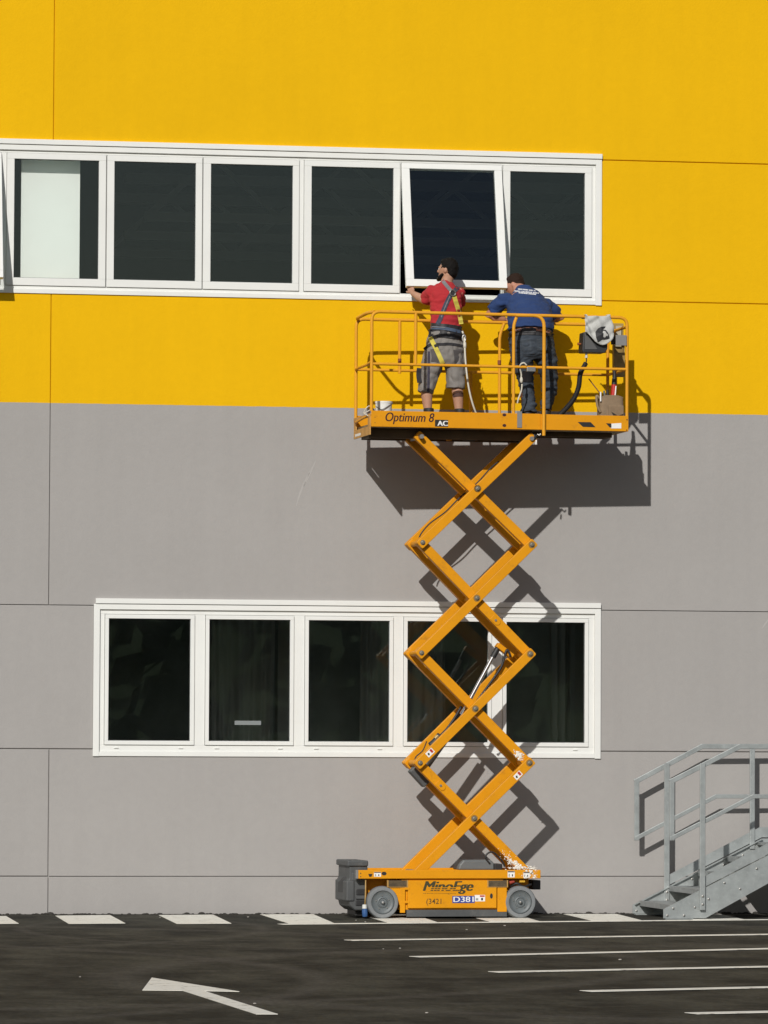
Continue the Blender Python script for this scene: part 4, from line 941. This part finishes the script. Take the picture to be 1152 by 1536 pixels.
class Person:
    def __init__(s, base, label):
        s.base = V(base); s.root = empty('person', at_lift(s.base), LF.a); tag(s.root, label, 'person'); s.polys = []
    def add(s, mb, nm, m_, voxel=.007, it=4, **k):
        local(mb, s.base); o = remeshed(mb, voxel, it, m_, nm, s.root, **k)
        s.polys.append(([v_.co.copy() for v_ in o.data.vertices], [list(f_.vertices) for f_ in o.data.polygons])); return o
    def tree(s):
        vs, fs = [], []
        for a, b_ in s.polys:
            n_ = len(vs); vs += a; fs += [[i+n_ for i in q] for q in b_]
        return BVHTree.FromPolygons(vs, fs)
    def cast(s, px, py, off=.006):
        o_ = P(px, py, -.6)-s.base; d_ = (P(px, py, 1.2)-P(px, py, -.6)).normalized(); h = s.bv.ray_cast(o_, d_)
        return (h[0]-d_*off) if h[0] else None
    def strap(s, path, wpx, m_, nm, off=.006, k=8):
        pts = spline([V((q[0], q[1], 0)) for q in path], k); mb = MB(); L_, R_ = [], []; lasty = None
        for i, p in enumerate(pts):
            t = (pts[min(i+1, len(pts)-1)]-pts[max(i-1, 0)]).normalized(); n_ = V((-t.y, t.x, 0))*wpx/2
            a, b_ = s.cast(p.x+n_.x, p.y+n_.y, off), s.cast(p.x-n_.x, p.y-n_.y, off)
            if a is None and b_ is None: continue
            if a is None: q = P(p.x+n_.x, p.y+n_.y, b_.y+s.base.y)-s.base; a = q
            if b_ is None: q = P(p.x-n_.x, p.y-n_.y, a.y+s.base.y)-s.base; b_ = q
            L_.append(a); R_.append(b_)
        n_ = len(L_)
        for a, b_ in zip(L_, R_): mb.v += [a, b_, b_+V((0, .006, 0)), a+V((0, .006, 0))]
        for i in range(n_-1):
            for q in range(4): mb.face([4*i+q, 4*i+(q+1) % 4, 4*i+4+(q+1) % 4, 4*i+4+q])
        mb.face([0, 1, 2, 3]); mb.face([4*n_-1, 4*n_-2, 4*n_-3, 4*n_-4])
        return mb.build(nm, m_, s.root)
M_SKIN = mat('skin', (.40, .215, .14), .55, var=.08, vscale=12, spec=.35)
M_SKIN2 = mat('skin_ruddy', (.42, .20, .135), .55, var=.08, vscale=12, spec=.35)
M_HAIRB = mat('black_hair', (.006, .005, .0045), .75, bump=.5, bscale=90, spec=.15)
M_HAIRN = mat('brown_hair', (.022, .011, .007), .75, bump=.5, bscale=90, spec=.15)
M_REDT = mat('red_cotton', (.37, .017, .023), .9, var=.06, vscale=9, bump=.12, bscale=150)
M_BLUET = mat('blue_cotton', (.013, .037, .125), .9, var=.08, vscale=9, bump=.12, bscale=150)
M_SHORT = mat('grey_work_cloth', (.205, .190, .175), .9, var=.07, vscale=10, bump=.15, bscale=160)
M_SHORTD = mat('black_pocket_cloth', (.022, .021, .024), .9)
M_DENIM = mat('dark_denim', (.034, .044, .058), .9, var=.30, vscale=9, bump=.2, bscale=200, dirt=(.085, .10, .115), dscale=7, damt=.5)
M_BOOT = mat('black_boot', (.016, .015, .015), .6)
M_NAVY = mat('navy_webbing', (.040, .046, .075), .75); M_GREYW = mat('grey_webbing', (.18, .18, .19), .8)
M_YELW = mat('yellow_webbing', (.56, .47, .07), .8, var=.12, vscale=30); M_BELT = mat('black_belt', (.014, .013, .015), .6); M_BLUEW = mat('blue_webbing', (.055, .085, .14), .7)
M_ROPE = mat('rope_cream', (.60, .57, .48), .9)
def eyes(pn, c, R_, s):
    for sx in (-1, 1):
        mb = MB().ellipsoid(c+R_ @ (V((sx*.032, .082, .004))*s), (.012*s, .010*s, .009*s), None, 10, 8); local(mb, pn.base); mb.build('eye', mat('eye_white', (.6, .58, .55), .3), pn.root, smooth=True)
        mb = MB().ellipsoid(c+R_ @ (V((sx*.032, .0905, .004))*s), (.005*s, .004*s, .005*s), None, 8, 6); local(mb, pn.base); mb.build('iris', mat('eye_dark', (.02, .012, .008), .3), pn.root, smooth=True)

# worker in red: stands, reaches for the tilted sash with the left hand
A = Person((P(666, 600, .44).x, .44, DECK), 'worker in red shirt and grey shorts with safety harness reaching for the open sash')
hc = P(671.5, 405, .62); HR = rotm((-.80, .58, .10), .0)
nk = P(670, 425, .585)
body = MB(); head_shape(body, hc, HR, .94)
body.limb([hc+HR @ V((0, -.02, -.06)), nk+V((0, 0, .02)), P(669, 434, .56)], [(.056, .060), (.058, .062), (.075, .07)], (1, 0, 0))
tors = [(667, 540, .46, .13, .10), (667, 522, .46, .165, .125), (668, 503, .47, .155, .115), (669, 487, .485, .145, .105), (669, 468, .505, .150, .110), (668.5, 450, .525, .158, .115), (669, 437, .545, .145, .095), (669.5, 429, .56, .085, .065)]
body.limb([P(a, b_, c) for a, b_, c, *_ in tors], [(q[3]-.012, q[4]-.012) for q in tors])
sL, eL, hL = P(647, 439, .575), P(637.5, 451, .72), P(618.5, 439.5, .905)
body.limb([P(652, 438, .56), sL, sL.lerp(eL, .5), eL, eL.lerp(hL, .35), eL.lerp(hL, .8), hL], [.055, .056, .050, .043, .044, .031, .028], (0, 0, 1))
hand(body, hL, V((-.10, .35, .55)), V((-.6, -.75, .2)), .55, .95, 1)
sR, eR, hR = P(686.5, 440, .60), P(689, 459, .78), P(687, 443, .93)
body.limb([P(686, 438, .56), sR, sR.lerp(eR, .5), eR, eR.lerp(hR, .35), eR.lerp(hR, .8), hR], [.055, .056, .050, .043, .044, .031, .028], (0, 0, 1))
hand(body, hR, V((.0, .4, .6)), V((.5, -.8, .2)), .55, .95, -1)
lh, lk, la = P(654, 528, .46), P(638, 578, .50), P(643, 618, .43); rh, rk, ra = P(681, 528, .46), P(684.5, 574, .49), P(689.5, 618, .43)
la.z = ra.z = DECK+.10
for h_, k_, a_ in ((lh, lk, la), (rh, rk, ra)):
    cf = k_.lerp(a_, .32)+V((0, -.018, 0)); body.limb([h_+V((0, 0, .05)), h_.lerp(k_, .4), k_, cf, k_.lerp(a_, .75), a_, V((a_.x, a_.y, DECK+.05))], [.085, .076, .054, .058, .042, .037, .04])
A.add(body, 'body', M_SKIN, .0065, 5)
eyes(A, hc, HR, .94)
sh_ = MB()
st = [(668, 505, .47, .160, .122), (668.5, 492, .48, .158, .118), (669, 478, .495, .158, .118), (669, 462, .513, .162, .122), (668.5, 448, .53, .168, .124), (669, 438, .545, .160, .106), (669.5, 430, .562, .105, .080), (670, 425.5, .575, .072, .072)]
sh_.limb([P(a, b_, c) for a, b_, c, *_ in st], [(q[3], q[4]) for q in st], n=24)
for s0, e0, i0 in ((sL, eL, P(656, 440, .555)), (sR, eR, P(678, 440, .565))):
    sh_.limb([i0, s0, s0.lerp(e0, .45), s0.lerp(e0, .72)], [.072, .073, .072, .074], (0, 0, 1), 18)
A.add(sh_, 'shirt', M_REDT, .008, 4, wrinkle=.017, wf=(6, 6, 13), seed=3)
so = MB()
ss = [(668, 500, .47, .168, .128), (667.5, 512, .465, .188, .138), (667, 526, .46, .198, .142), (667, 540, .46, .196, .130), (667, 549, .46, .165, .105)]
so.limb([P(a, b_, c) for a, b_, c, *_ in ss], [(q[3], q[4]) for q in ss], n=24)
so.limb([P(653, 525, .46), P(648, 548, .47), P(641.5, 572, .485), P(637.5, 590, .485)], [(.108, .118), (.108, .112), (.092, .104), (.082, .098)], n=20)
so.limb([P(681, 525, .46), P(682, 548, .47), P(683.5, 568, .48), P(683, 583, .48)], [(.104, .118), (.102, .112), (.094, .104), (.095, .102)], n=20)
A.add(so, 'shorts', M_SHORT, .008, 3, wrinkle=.016, wf=(9, 9, 8), seed=9)
bt = MB(); boot(bt, la, .25); A.add(bt, 'boot', M_BOOT, .008, 2)
bt = MB(); boot(bt, ra, -.1); A.add(bt, 'boot', M_BOOT, .008, 2)
hm = MB(); hr_ = HR.to_3x3()
hm.ellipsoid(hc+HR @ V((0, -.016, .030)), (.078, .094, .097), hr_, 24, 16); hm.ellipsoid(hc+HR @ V((0, -.056, -.015)), (.066, .052, .076), hr_, 20, 14); hm.ellipsoid(hc+HR @ V((0, .034, .080)), (.056, .044, .034), hr_, 18, 10)
hair = A.add(hm, 'hair', M_HAIRB, .007, 2, wrinkle=.008, wf=(38, 38, 38))
bd = MB(); bd.limb([hc+HR @ V((.062, .02, -.045)), hc+HR @ V((.050, .060, -.085)), hc+HR @ V((0, .092, -.100)), hc+HR @ V((-.050, .060, -.085)), hc+HR @ V((-.062, .02, -.045))], [(.014, .018), (.020, .022), (.024, .022), (.020, .022), (.014, .018)], (0, 0, 1), 12)
A.add(bd, 'beard', M_HAIRB, .006, 2)
A.bv = A.tree()
# harness
A.strap([(662.5, 419), (668, 426), (673, 432), (678.5, 438)], 5.2, M_GREYW, 'shoulder_strap', .007)
A.strap([(690, 424), (687, 430), (683, 435), (679.5, 439)], 6.5, M_NAVY, 'shoulder_strap', .007)
A.strap([(677, 441), (671, 452), (665, 466), (660.5, 478), (656, 486.5)], 6.6, M_NAVY, 'back_strap', .008)
A.strap([(675, 444), (668, 460), (662, 476)], 1.3, M_GREYW, 'strap_seam', .013)
A.strap([(681, 443), (684.5, 455), (688.5, 468), (692, 486)], 6.4, M_YELW, 'back_strap', .008)
A.strap([(644, 489.5), (656, 490.5), (670, 491.5), (684, 493.5), (695.5, 496)], 11, M_BELT, 'waist_support', .010)
A.strap([(643, 499.5), (656, 500), (670, 501), (684, 503), (695.5, 505)], 11, M_BELT, 'waist_support', .012)
A.strap([(646, 491.5), (658, 491.8), (670, 493), (684, 496), (693.5, 498.5)], 4.6, M_BLUEW, 'waist_belt', .020)
A.strap([(648, 490.2), (660, 490.8), (668, 491.5)], 1.1, M_GREYW, 'belt_seam', .027)
A.strap([(645, 506), (650, 515), (656, 527), (661, 538), (664.5, 546)], 6.6, M_YELW, 'leg_strap', .022)
A.strap([(651.5, 519), (657, 517)], 4, M_SHORTD, 'strap_slider', .030)
A.strap([(636, 524), (646, 517), (660, 516.5), (676, 516), (694, 519)], 4.0, M_SHORTD, 'pocket_trim', .006)
A.strap([(686, 524), (687.5, 534), (688, 545)], 12, mat('pocket_grey', (.085, .078, .078), .9), 'back_pocket', .006)
A.strap([(651, 523), (653, 535), (652, 543)], 11, mat('pocket_grey', (.085, .078, .078), .9), 'back_pocket', .006)
A.strap([(643.5, 527), (643, 552), (642.5, 588)], 3.6, mat('pocket_stripe', (.045, .04, .06), .9), 'side_stripe', .006)
A.strap([(629, 552), (628, 562), (629.5, 574)], 7, M_SHORTD, 'cargo_pocket', .008)
A.strap([(679.5, 593.5), (686, 592), (697, 592)], 5.2, mat('knee_band', (.075, .035, .028), .8), 'leg_band', .006)
for (x, y, r_) in ((679, 439.5, 4.6),):
    q = A.cast(x, y, .02); mb = MB(); ring = [q+V((.030*math.cos(a*math.pi/9), .006*math.cos(a*math.pi/9), .030*math.sin(a*math.pi/9))) for a in range(19)]
    mb.tube(ring, .0065, 8); mb.build('d_ring', M_STEEL, A.root, smooth=True)
    MB().obb(q+V((0, .010, 0)), (V((1, 0, 0)), V((0, 1, 0)), V((0, 0, 1))), (.026, .006, .030)).build('ring_pad', M_BELT, A.root, bevel=.006)
# lanyard from belt to deck
base = P(712, 617, .30); base.z = DECK
lp = [P(693.5, 497, .345), P(696, 505, .32), P(697, 515, .28), P(697.5, 530, .26), P(699, 550, .25), P(702, 575, .24), P(706, 595, .25), P(711, 612, .27), P(716, 624, .3)]
mb = MB().tube(spline(lp, 8), .0095, 8); local(mb, base)
ly = empty('safety_lanyard', at_lift(base), LF.a); tag(ly, 'cream rope lanyard hanging from the red shirted worker belt', 'lanyard'); mb.build('rope', M_ROPE, ly, smooth=True)
q = P(696, 506, .29); mb = MB().tube([q+V((.016*math.cos(a*math.pi/8), 0, .034*math.sin(a*math.pi/8)-.01)) for a in range(17)], .006, 8); local(mb, base); mb.build('carabiner', mat('alloy', (.6, .6, .58), .35, metal=.7), ly, smooth=True)
mb = MB().tube([P(697, 514, .285), P(697.3, 522, .27)], .015, 10); local(mb, base); mb.build('rope_eye', M_ROPE, ly, smooth=True)

# worker in blue: leans over the far rail on both forearms
B = Person((P(803, 600, .36).x, .36, DECK), 'worker in blue shirt and dark jeans leaning over the lift rail')
hc = P(772.5, 428, .87); HR = rotm((-.76, .52, -.34), .06)
body = MB(); head_shape(body, hc, HR, .95)
body.limb([hc+HR @ V((0, -.025, -.05)), P(779, 434, .79), P(783, 443, .74)], [(.062, .064), (.066, .068), (.085, .08)], (1, 0, 0))
tors = [(798, 533, .34, .12, .10), (798, 520, .34, .18, .14), (797, 505, .36, .20, .15), (796, 490, .42, .195, .145), (794, 472, .52, .200, .145), (791, 456, .63, .205, .130), (788, 446, .71, .19, .105), (784, 440, .755, .11, .08)]
body.limb([P(a, b_, c) for a, b_, c, *_ in tors], [(q[3]-.012, q[4]-.012) for q in tors])
sL, eL, hL = P(754, 452, .70), P(733, 473, .80), P(757, 479, .80); sR, eR, hR = P(819, 460, .70), P(840, 477, .79), P(815, 482, .80)
for s0, e0, h0 in ((sL, eL, hL), (sR, eR, hR)):
    body.limb([s0, s0.lerp(e0, .5), e0, e0.lerp(h0, .4), e0.lerp(h0, .85), h0], [.066, .058, .050, .049, .036, .032], (0, 0, 1))
hand(body, hL, V((.9, .25, -.05)), V((.1, -.3, 1)), .45, 1.0, -1); hand(body, hR, V((-.9, .25, -.05)), V((-.1, -.3, 1)), .45, 1.0, 1)
lh, lk, la = P(784, 527, .34), P(788, 571, .40), P(791, 618, .32); rh, rk, ra = P(815, 527, .34), P(823, 573, .42), P(819, 618, .40); la.z = ra.z = DECK+.10
for h_, k_, a_ in ((lh, lk, la), (rh, rk, ra)):
    body.limb([h_+V((0, 0, .05)), h_.lerp(k_, .4), k_, k_.lerp(a_, .35), k_.lerp(a_, .8), a_, V((a_.x, a_.y, DECK+.05))], [.098, .085, .058, .060, .042, .038, .04])
A_, A = A, B
B.add(body, 'body', M_SKIN2, .007, 5); eyes(B, hc, HR, .95)
sh_ = MB()
st = [(796.5, 496.5, .385, .236, .172), (796.4, 491.5, .392, .236, .172), (796, 484, .44, .236, .172), (794.5, 473, .52, .230, .165), (792, 461, .61, .224, .152), (789.5, 450, .69, .196, .124), (786, 442, .745, .145, .100), (782, 435.5, .785, .092, .088)]
sh_.limb([P(a, b_, c) for a, b_, c, *_ in st], [(q[3], q[4]) for q in st], n=26)
for s0, e0, i0 in ((sL, eL, P(766, 452, .69)), (sR, eR, P(805, 456, .69))):
    sh_.limb([i0, s0, s0.lerp(e0, .45), s0.lerp(e0, .70)], [.086, .084, .080, .082], (0, 0, 1), 18)
B.add(sh_, 'shirt', M_BLUET, .008, 4, wrinkle=.020, wf=(5, 5, 11), seed=21)
je = MB()
ss = [(797, 499, .37, .224, .165), (797.5, 510, .35, .232, .172), (798, 524, .34, .232, .170), (798.5, 532, .34, .215, .150), (799, 539, .345, .15, .11)]
je.limb([P(a, b_, c) for a, b_, c, *_ in ss], [(q[3], q[4]) for q in ss], n=26)
je.limb([P(782, 525, .34), P(784, 545, .36), P(788, 568, .40), P(791.5, 590, .37), P(793, 608, .33), P(793, 619, .32)], [(.122, .13), (.112, .12), (.084, .096), (.072, .084), (.072, .082), (.078, .088)], n=20)
je.limb([P(816, 525, .34), P(821, 545, .37), P(824, 568, .42), P(823, 590, .41), P(820, 606, .40), P(819, 614, .40)], [(.118, .13), (.108, .12), (.086, .096), (.070, .084), (.060, .074), (.062, .076)], n=20)
B.add(je, 'jeans', M_DENIM, .008, 3, wrinkle=.020, wf=(7, 7, 15), seed=5)
bt = MB(); boot(bt, la, .1); B.add(bt, 'boot', M_BOOT, .008, 2)
bt = MB(); boot(bt, ra, -.2); B.add(bt, 'boot', M_BOOT, .008, 2)
hm = MB(); hr_ = HR.to_3x3()
hm.ellipsoid(hc+HR @ V((0, -.016, .034)), (.077, .091, .089), hr_, 24, 16); hm.ellipsoid(hc+HR @ V((0, -.052, -.012)), (.067, .050, .062), hr_, 20, 14); hm.ellipsoid(hc+HR @ V((0, .034, .078)), (.056, .044, .030), hr_, 18, 10)
B.add(hm, 'hair', M_HAIRN, .007, 2, wrinkle=.006, wf=(40, 40, 40))
B.bv = B.tree()
B.strap([(763, 503), (776, 500.2), (790, 499.2), (806, 499.7), (822, 501), (833, 504)], 5.4, M_BELT, 'belt', .008)
B.strap([(765, 499), (773, 496), (782, 493.5)], 3.2, M_SKIN2, 'bare_waist', .012); B.strap([(804, 494.5), (813, 495.5), (826, 498)], 3.4, M_SKIN2, 'bare_waist', .012)
B.strap([(783, 496), (793, 495.3), (804, 496)], 5.5, M_BELT, 'waistband', .017)
B.strap([(789, 508), (790, 520), (790, 526)], 15, mat('denim_pocket', (.045, .056, .07), .9, var=.25, vscale=14), 'back_pocket', .006)
B.strap([(812, 508), (813, 520), (813, 526)], 15, mat('denim_pocket', (.045, .056, .07), .9, var=.25, vscale=14), 'back_pocket', .006)
B.strap([(783, 564), (791, 565), (798, 564.5)], 16, M_BELT, 'knee_pad', .010)
# white print on the back of the shirt: short rows of illegible marks
random.seed(31)
pr = MB()
for row, (x0_, x1_, y0_, sl) in enumerate(((777, 806, 432.6, .10), (771, 808, 435.4, .09), (778, 804, 438.0, .10))):
    x = x0_
    while x < x1_:
        w_ = random.uniform(1.0, 2.2); y = y0_+(x-x0_)*sl
        q = [B.cast(x+a*w_, y+b_*1.9, .004) for a, b_ in ((0, 0), (1, 0), (1, 1), (0, 1))]
        if all(q): i = len(pr.v); pr.v += q; pr.face([i, i+1, i+2, i+3])
        x += w_+random.choice((.35, .35, .5, 1.3))
tag(pr.build('back_print', mat('print_white', (.62, .63, .65), .8), B.root), kind='stuff')
A = A_
# second lanyard tied on the near rail
base = P(783, 560, .05); ly = empty('safety_lanyard', at_lift(base), LF.a); tag(ly, 'white rope lanyard knotted on the rail before the blue shirted worker', 'lanyard')
mb = MB().tube(spline([P(790, 548, .0), P(786, 544.5, -.005), P(781, 546.5, .0), P(780, 553, .03), P(782, 562, .05), P(781, 572, .06)], 7), .008, 8); local(mb, base); mb.build('rope', M_ROPE, ly, smooth=True)
mb = MB().tube(spline([P(783, 576, .06), P(782, 586, .07), P(778, 597, .08), P(776, 605, .09)], 6), .008, 8); local(mb, base); mb.build('rope_tail', M_ROPE, ly, smooth=True)
mb = MB().ellipsoid(P(782, 570, .055), (.016, .016, .032), None, 12, 8); local(mb, base); mb.build('knot', M_ROPE, ly, smooth=True)

# ------------------------------------------------------------------ galvanised stair
SF = Frame((0, 0, 0), math.radians(1.2)); q = W(995, 1376, -1.55); SF.o = V((q.x, -1.55, 0))
stair = empty('metal_staircase', SF.o, SF.a); tag(stair, 'galvanised steel staircase with handrails standing against the grey wall', 'staircase')
def Q(px, py, y=0.0): return SF.at(px, py, y)
SWD = 1.27
TANS = .15/.302
s0 = Q(994.6, 1362.3).z; sx0 = 0.0
ZL = .735; XT = None
def up(x): return .10+x*TANS                                # upper edge of the stringer
XT = (ZL+.035-.10)/TANS
for y0 in (0.0, SWD-.008):
    low = lambda x: up(x)-.30
    xa = (.30-.085)/TANS-.0
    poly = [(0, .012), (0, .10), (XT, up(XT)), (XT+1.9, up(XT)), (XT+1.9, up(XT)-.24), (XT+.05, up(XT)-.24), ((.012+.30-.10)/TANS, .012)]
    MB().prism([V((x, y0, z)) for x, z in poly], (0, .008, 0)).build('stringer', M_GALV, stair)
    ys_ = y0 if y0 == 0 else y0+.008
    fl = MB(); sg = 1 if y0 == 0 else -1
    ya, yb = (y0+.0081, y0+.045) if y0 == 0 else (y0-.037, y0-.0001)
    fl.prism([V((.02, ya, up(.02)-.010)), V((XT, ya, up(XT)-.010)), V((XT, ya, up(XT)-.002)), V((.02, ya, up(.02)-.002))], (0, yb-ya, 0))
    fl.build('stringer_flange', M_GALV, stair)
    MB().box(.02, .30, min(ya, yb)-.02, max(ya, yb)+.02, .0, .010).build('base_plate', M_GALV, stair)
    for bx_, bz in ((.04, .04), (.10, .11), (.21, .04), (.32, .12), (.46, .20), (.62, .36), (.78, .30), (.95, .50), (1.15, .60)):
        MB().lathe([(.011, 0), (.011, .008), (.006, .010)], (bx_, y0 if y0 == 0 else y0, bz+.0), (0, -1, 0), 8).build('bolt', M_STEEL, stair)
M_TREAD = mat('galvanised_tread', (.34, .36, .36), .5, metal=.5, var=.2, vscale=14, bump=.2, bscale=60)
for k in range(5):
    x = .070+k*.302; z = .142+k*.15
    if z > ZL: break
    tr = MB(); tr.box(x, x+.30, .010, SWD-.010, z-.006, z); tr.box(x, x+.006, .010, SWD-.010, z-.052, z-.0061); tr.box(x+.294, x+.30, .010, SWD-.010, z-.03, z-.0061)
    t_ = tr.build('tread', M_TREAD, stair)
    for y_ in (.011, SWD-.017): MB().prism([V((x+.01, y_, z-.007)), V((x+.29, y_, z-.007)), V((x+.22, y_, z-.10)), V((x+.08, y_, z-.10))], (0, .006, 0)).build('tread_bracket', M_TREAD, t_)
ld = MB(); ld.box(XT-.05, XT+1.9, .0085, SWD-.0085, ZL-.03, ZL); ld.build('landing', M_TREAD, stair)
for x in (XT+.12, XT+1.8):
    for y_ in (.05, SWD-.05): MB().box(x-.03, x+.03, y_-.03, y_+.03, .0, ZL-.031).build('leg', M_GALV, stair)
def bar(nm, pts, wd=.050, th=.020, par=None):
    pts = [V(p) for p in pts]; h = wd/2; n_ = len(pts); Lf, Rf = [], []
    for i, p in enumerate(pts):
        d1 = (pts[i]-pts[i-1]).normalized() if i else (pts[1]-pts[0]).normalized(); d2 = (pts[i+1]-pts[i]).normalized() if i < n_-1 else d1
        t_ = (d1+d2).normalized(); nn = V((-t_.z, 0, t_.x)); k_ = h/max(.3, t_.dot(d1)); ex = d1*(-h if i == 0 else (h if i == n_-1 else 0))
        Lf.append(p+nn*k_+ex); Rf.append(p-nn*k_+ex)
    mb = MB().prism([q+V((0, -th/2, 0)) for q in Lf+Rf[::-1]], (0, th, 0))
    return mb.build(nm, M_GALV, par or stair, bevel=.004)
for y_, e_t, e_b, bt_, bm_, pA, pB in ((-.012, (1008, 1171.5), (1008, 1257), (1110, 1119.5), (1130, 1194.5), 1053, 1181), (SWD+.004, (955, 1171.5), (955, 1257), (1053, 1119.5), (1074, 1194.5), 999.5, 1127.5)):
    a, b_ = Q(*e_t, y_), Q(*e_b, y_); c_, d_ = Q(*bt_, y_), Q(*bm_, y_)
    bar('end_post', [a, b_]); bar('handrail', [V((a.x, y_-.0005, a.z)), V((c_.x, y_-.0005, c_.z)), V((XT+1.9, y_-.0005, c_.z))])
    bar('knee_rail', [V((b_.x, y_-.001, b_.z)), V((d_.x, y_-.001, d_.z)), V((XT+1.9, y_-.001, d_.z))], .042)
    xa = Q(pA, 1250, y_).x; xb_ = Q(pB, 1190, y_).x
    zt = a.z+(c_.z-a.z)*(xa-a.x)/(c_.x-a.x); bar('rail_post', [V((xa, y_-.0215, zt-.005)), V((xa, y_-.0215, max(.12, up(xa)-.26)))], .055)
    for dz in (.03, .11): MB().lathe([(.012, 0), (.012, .008), (.006, .010)], (xa, y_-.0316, max(.12, up(xa)-.26)+dz), (0, -1, 0), 8).build('bolt', M_STEEL, stair)
    bar('rail_post', [V((xb_, y_-.0215, c_.z-.005)), V((xb_, y_-.0215, min(up(xb_), up(XT))-.03))], .052)
    bar('rail_post', [V((XT+1.7, y_-.0215, c_.z-.005)), V((XT+1.7, y_-.0215, up(XT)-.06))], .052)

# kick plates above the stringers
for y_, pA in ((.0, 1053), (SWD-.008, 999.5)):
    xa = Q(pA, 1300, y_).x+.02; zt = up(XT)+.115
    poly = [(xa, up(xa)+.012), (xa, up(xa)+.10), (xa+.02, up(xa+.02)+.115), (XT-.02, zt), (XT+1.88, zt), (XT+1.88, up(XT)+.012), (XT, up(XT)+.012)]
    MB().prism([V((x, y_+.001, z)) for x, z in poly], (0, .006, 0)).build('kick_plate', M_GALV, stair)

# ------------------------------------------------------------------ crumbs of asphalt and mortar along the wall foot
cr = MB(); random.seed(5)
for i in range(900):
    x = random.uniform(-2, 16); s_ = random.uniform(.006, .020)*(1.4 if random.random() < .08 else .8)
    cr.ellipsoid((x, -random.random()**2*.16-.006, s_*.25), (s_*1.4, s_, s_*.7), nu=6, nv=4)
tag(cr.build('asphalt_crumbs', mat('crumb_dark', (.035, .032, .027), .95, var=.5, vscale=2)), 'dark crumbs of asphalt lying along the wall foot', 'crumbs', kind='stuff')
# far wood added unseen behind the viewer to darken the lower pane reflections
wd_ = MB(); random.seed(12)
for sgn in (0,):
    tp = [V((x, -166+1.5*math.sin(x*.23), 11.0+1.4*math.sin(x*.11)+1.0*math.sin(x*.31+1)+.8*math.sin(x*.9))) for x in range(-190, 211, 4)]
    k = len(wd_.v)
    for p in tp: wd_.v += [V((p.x, p.y, 0)), p]
    for i in range(len(tp)-1): wd_.face([k+2*i, k+2*i+2, k+2*i+3, k+2*i+1])
for i in range(5000):
    x = random.uniform(-170, 190); top = 12.0+1.5*math.sin(x*.11)+1.2*math.sin(x*.31+1)
    z = top*(random.random()**.7); y = -165+random.gauss(0, 2.2); a = random.uniform(.6, 1.5)
    n_ = V((random.gauss(0, 1), random.gauss(0, 1), random.gauss(0, 1))).normalized(); t_ = n_.orthogonal().normalized(); b_ = n_.cross(t_)
    k = len(wd_.v); c_ = V((x, y, max(z, a*.4))); wd_.v += [c_+t_*a, c_+b_*a*.7, c_-t_*a, c_-b_*a*.7]; wd_.face([k, k+1, k+2, k+3])
M_WOOD = mat('wood_leaves', (.085, .115, .055), .8, var=.4, vscale=.3)
_n = M_WOOD.node_tree.nodes; _l = M_WOOD.node_tree.links; _t = _n.new('ShaderNodeBsdfTranslucent'); _t.inputs[0].default_value = (.15, .19, .11, 1); _x = _n.new('ShaderNodeMixShader')
_l.new(_n['Principled BSDF'].outputs[0], _x.inputs[1]); _l.new(_t.outputs[0], _x.inputs[2]); _l.new(_x.outputs[0], _n['Material Output'].inputs[0])
tag(wd_.build('added_far_wood', M_WOOD), 'added far dark green wood mirrored in the lower panes', 'wood', kind='stuff')
